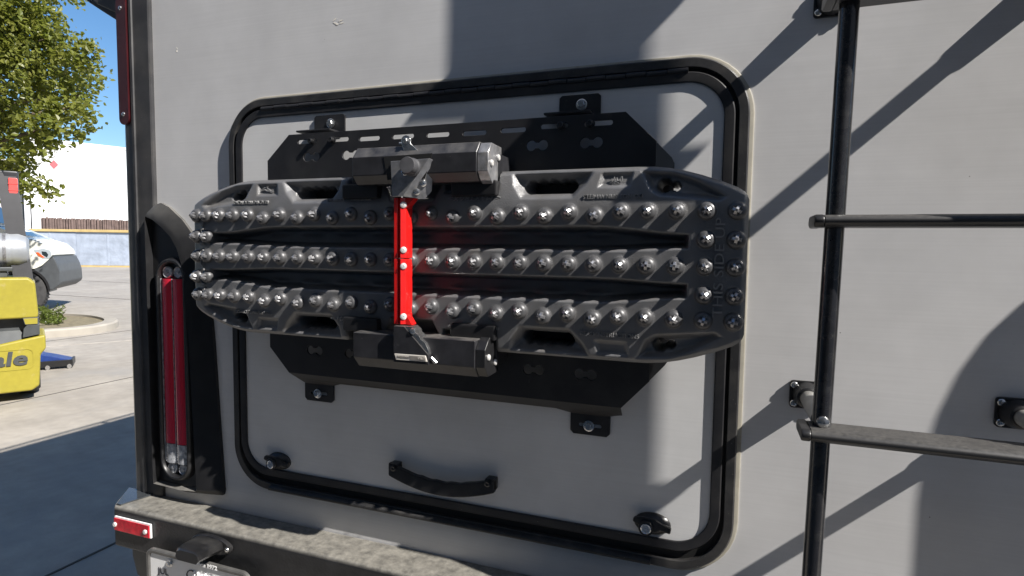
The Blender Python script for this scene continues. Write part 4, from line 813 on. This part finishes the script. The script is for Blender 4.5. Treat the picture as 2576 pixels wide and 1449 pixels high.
def small_tree(ahead, right, h0, h1, rad, label):
    x, y = yard(ahead, right); t = top('tree', label, 'tree', (x, y, 0)); pz = CAMP.z
    hz = lambda h: (h - pz - FW.z*ahead)/UP.z
    me = leaves([(ahead, right, hz(h1), rad, 1), (ahead, right+rad, hz(h1-rad*.5), rad*.8, 1), (ahead, right-rad, hz(h1-rad*.6), rad*.7, 1)], 0.5, 9, 900)
    c_ = put('crown', me, t); c_['kind'] = 'stuff'; me.materials.append(M['leaf'])
    bm = NB(); tube(bm, [(x, y, 0), (x, y, h1)], [0.3, 0.12], 8); part('trunk', bm, 'bark', t)
# unseen building added behind the viewer to cut sky and ground light
ws = top('light_blocker', 'grey building added unseen behind the viewer to keep light off the rear wall', 'building', (-1, -4, 0))
bm = NB(); box(bm, -30, 30, -14, -4, 0, 10.0, 0.02); part('wall', bm, 'waregrey', ws)
bm = NB(); box(bm, -5.0, 1.5, -3.999, -3.97, 0, 4.2); part('blocker_door', bm, 'charcoal', ws)
bm = NB(); box(bm, -30.2, 30.2, -14.2, -3.8, 10.0, 10.2, 0.02); part('roof', bm, 'waregrey', ws)
small_tree(88, -63.6, 0, 16.0, 0.85, 'small distant treetop showing above the white warehouse roof')
def weed(ahead, right, h, n, label, seed):
    x, y = yard(ahead, right); t = top('plant', label, 'plant', (x, y, 0.085), group='plants in the kerbed bed'); R = random.Random(seed); vs, fs = [], []
    bm = NB()
    for k in range(n):
        a = R.uniform(0, 6.28); l = R.uniform(.05, .26); hh = h*R.uniform(.45, 1)*(1-l*0.9); tip = Vector((x + l*math.cos(a), y + l*math.sin(a), 0.085+hh)); b0_ = Vector((x + .2*l*math.cos(a), y+.2*l*math.sin(a), 0.07))
        tube(bm, [b0_, (b0_+tip)/2 + Vector((0, 0, .03)), tip], 0.004, 5)
        for q in range(8):
            p = b0_.lerp(tip, 0.3+0.09*q); d = Vector((R.uniform(-1, 1), R.uniform(-1, 1), R.uniform(.1, .9))).normalized(); w_ = d.orthogonal().normalized(); s = 0.055; i = len(vs)
            vs += [p, p+d*s*.5+w_*s*.3, p+d*s, p+d*s*.5-w_*s*.3]; fs.append((i, i+1, i+2, i+3))
    st_ = part('stem', bm, 'weed', t); me = bpy.data.meshes.new('foliage'); me.from_pydata([tuple(v) for v in vs], [], fs); me.materials.append(M['weed']); f_ = put('foliage', me, t); f_['kind'] = 'stuff'
weed(9.75, -7.85, 0.42, 26, 'tallest light green weed in the kerbed bed beside the van tyre', 1)
weed(9.9, -8.12, 0.30, 20, 'bushy light green weed in the kerbed bed partly behind the forklift', 2)
weed(9.6, -7.62, 0.16, 14, 'lowest small weed near the tip of the kerbed bed', 3)

# ---- wrapped crates, warehouse
def crate(ahead, r0, r1, depth_, h, label, skew):
    p0 = Vector(yard(ahead, r0)); p1 = Vector(yard(ahead+skew, r1)); d = p1-p0; w = d.length; rz = math.atan2(d.y, d.x)
    t = top('crate', label, 'crate', (p0.x, p0.y, 0), rz, 'wrapped crates across the yard')
    bm = NB(); box(bm, 0.02, w-0.02, 0.02, depth_-0.02, 0.1, h-0.16, 0.03); part('wrapped_side', bm, 'wrap', t)
    bm = NB(); box(bm, -0.06, w+0.06, -0.08, depth_+0.06, h-0.16, h, 0.015); part('timber_lid', bm, 'timber', t)
    bm = NB(); 
    for k in range(3): box(bm, 0.02, w-0.02, k*(depth_-0.2)/2, k*(depth_-0.2)/2+0.15, 0.0, 0.10, 0.005)
    part('skid', bm, 'timber', t)
    for k in range(2):
        bm = NB(); x = w*(0.33+0.36*k); box(bm, x-0.05, x+0.05, 0.005, 0.025, 0.1, h-0.16); part('strap', bm, 'wrap', t)
crate(37.5, -31.6, -27.4, 3.5, 2.34, 'darker wrapped crate with a timber lid behind the van nose', 1.0)
crate(35.2, -26.55, -21.0, 3.0, 2.28, 'brighter wrapped crate with a yellow timber lid, right of the darker one', 0.5)
pL = Vector(yard(58, -47.75)); pR = Vector(yard(64, -41.8)); dW = (pR-pL); rW = math.atan2(dW.y, dW.x)
wh_ = top('warehouse', 'big white warehouse with a red diamond sign and brown slatted base', 'warehouse', (pL.x, pL.y, 0), rW)
bm = NB(); box(bm, 0, 46, 0, 30, 0, 11.7, 0.02); part('wall', bm, 'ware', wh_)
bm = NB(); box(bm, -0.1, 46.1, -0.10, 0.0, 11.55, 11.85, 0.03); part('parapet_cap', bm, 'ware', wh_)
bm = NB(); box(bm, -0.75, -0.32, -0.25, 1, 0, 11.6, 0.02); part('pilaster', bm, 'ware', wh_)
bm = NB(); box(bm, -0.22, 0.25, -0.25, -0.001, 0, 11.5, 0.02); part('pilaster', bm, 'ware', wh_)
bm = NB(); box(bm, -12, -1.5, 0.4, 20, 0, 9.5, 0.02); part('side_wing', bm, 'waregrey', wh_)
bm = NB(); box(bm, -1.50, -0.76, 0.3, 1, 0, 9.5, 0.02); part('downpipe_panel', bm, 'charcoal', wh_)
bm = NB(); prism(bm, [(1.34, 9.36), (1.70, 8.90), (2.06, 9.36), (1.70, 9.82)], -0.06, -0.001, 'y'); part('diamond_sign', bm, 'diamond', wh_)
bm = NB(); R = random.Random(5)
x = 0.6
while x < 34:
    w = R.uniform(0.10, 0.22); box(bm, x, x+w, -0.16 - R.uniform(0, .1), -0.03, 2.4, 4.02 - R.uniform(0, .06)); x += w + R.uniform(0.02, 0.10)
sl_ = part('slats', bm, 'slat', wh_); sl_['kind'] = 'stuff'
bm = NB(); box(bm, 0.5, 34.2, -0.035, -0.003, 2.35, 3.9); part('slat_backing', bm, 'slat', wh_)
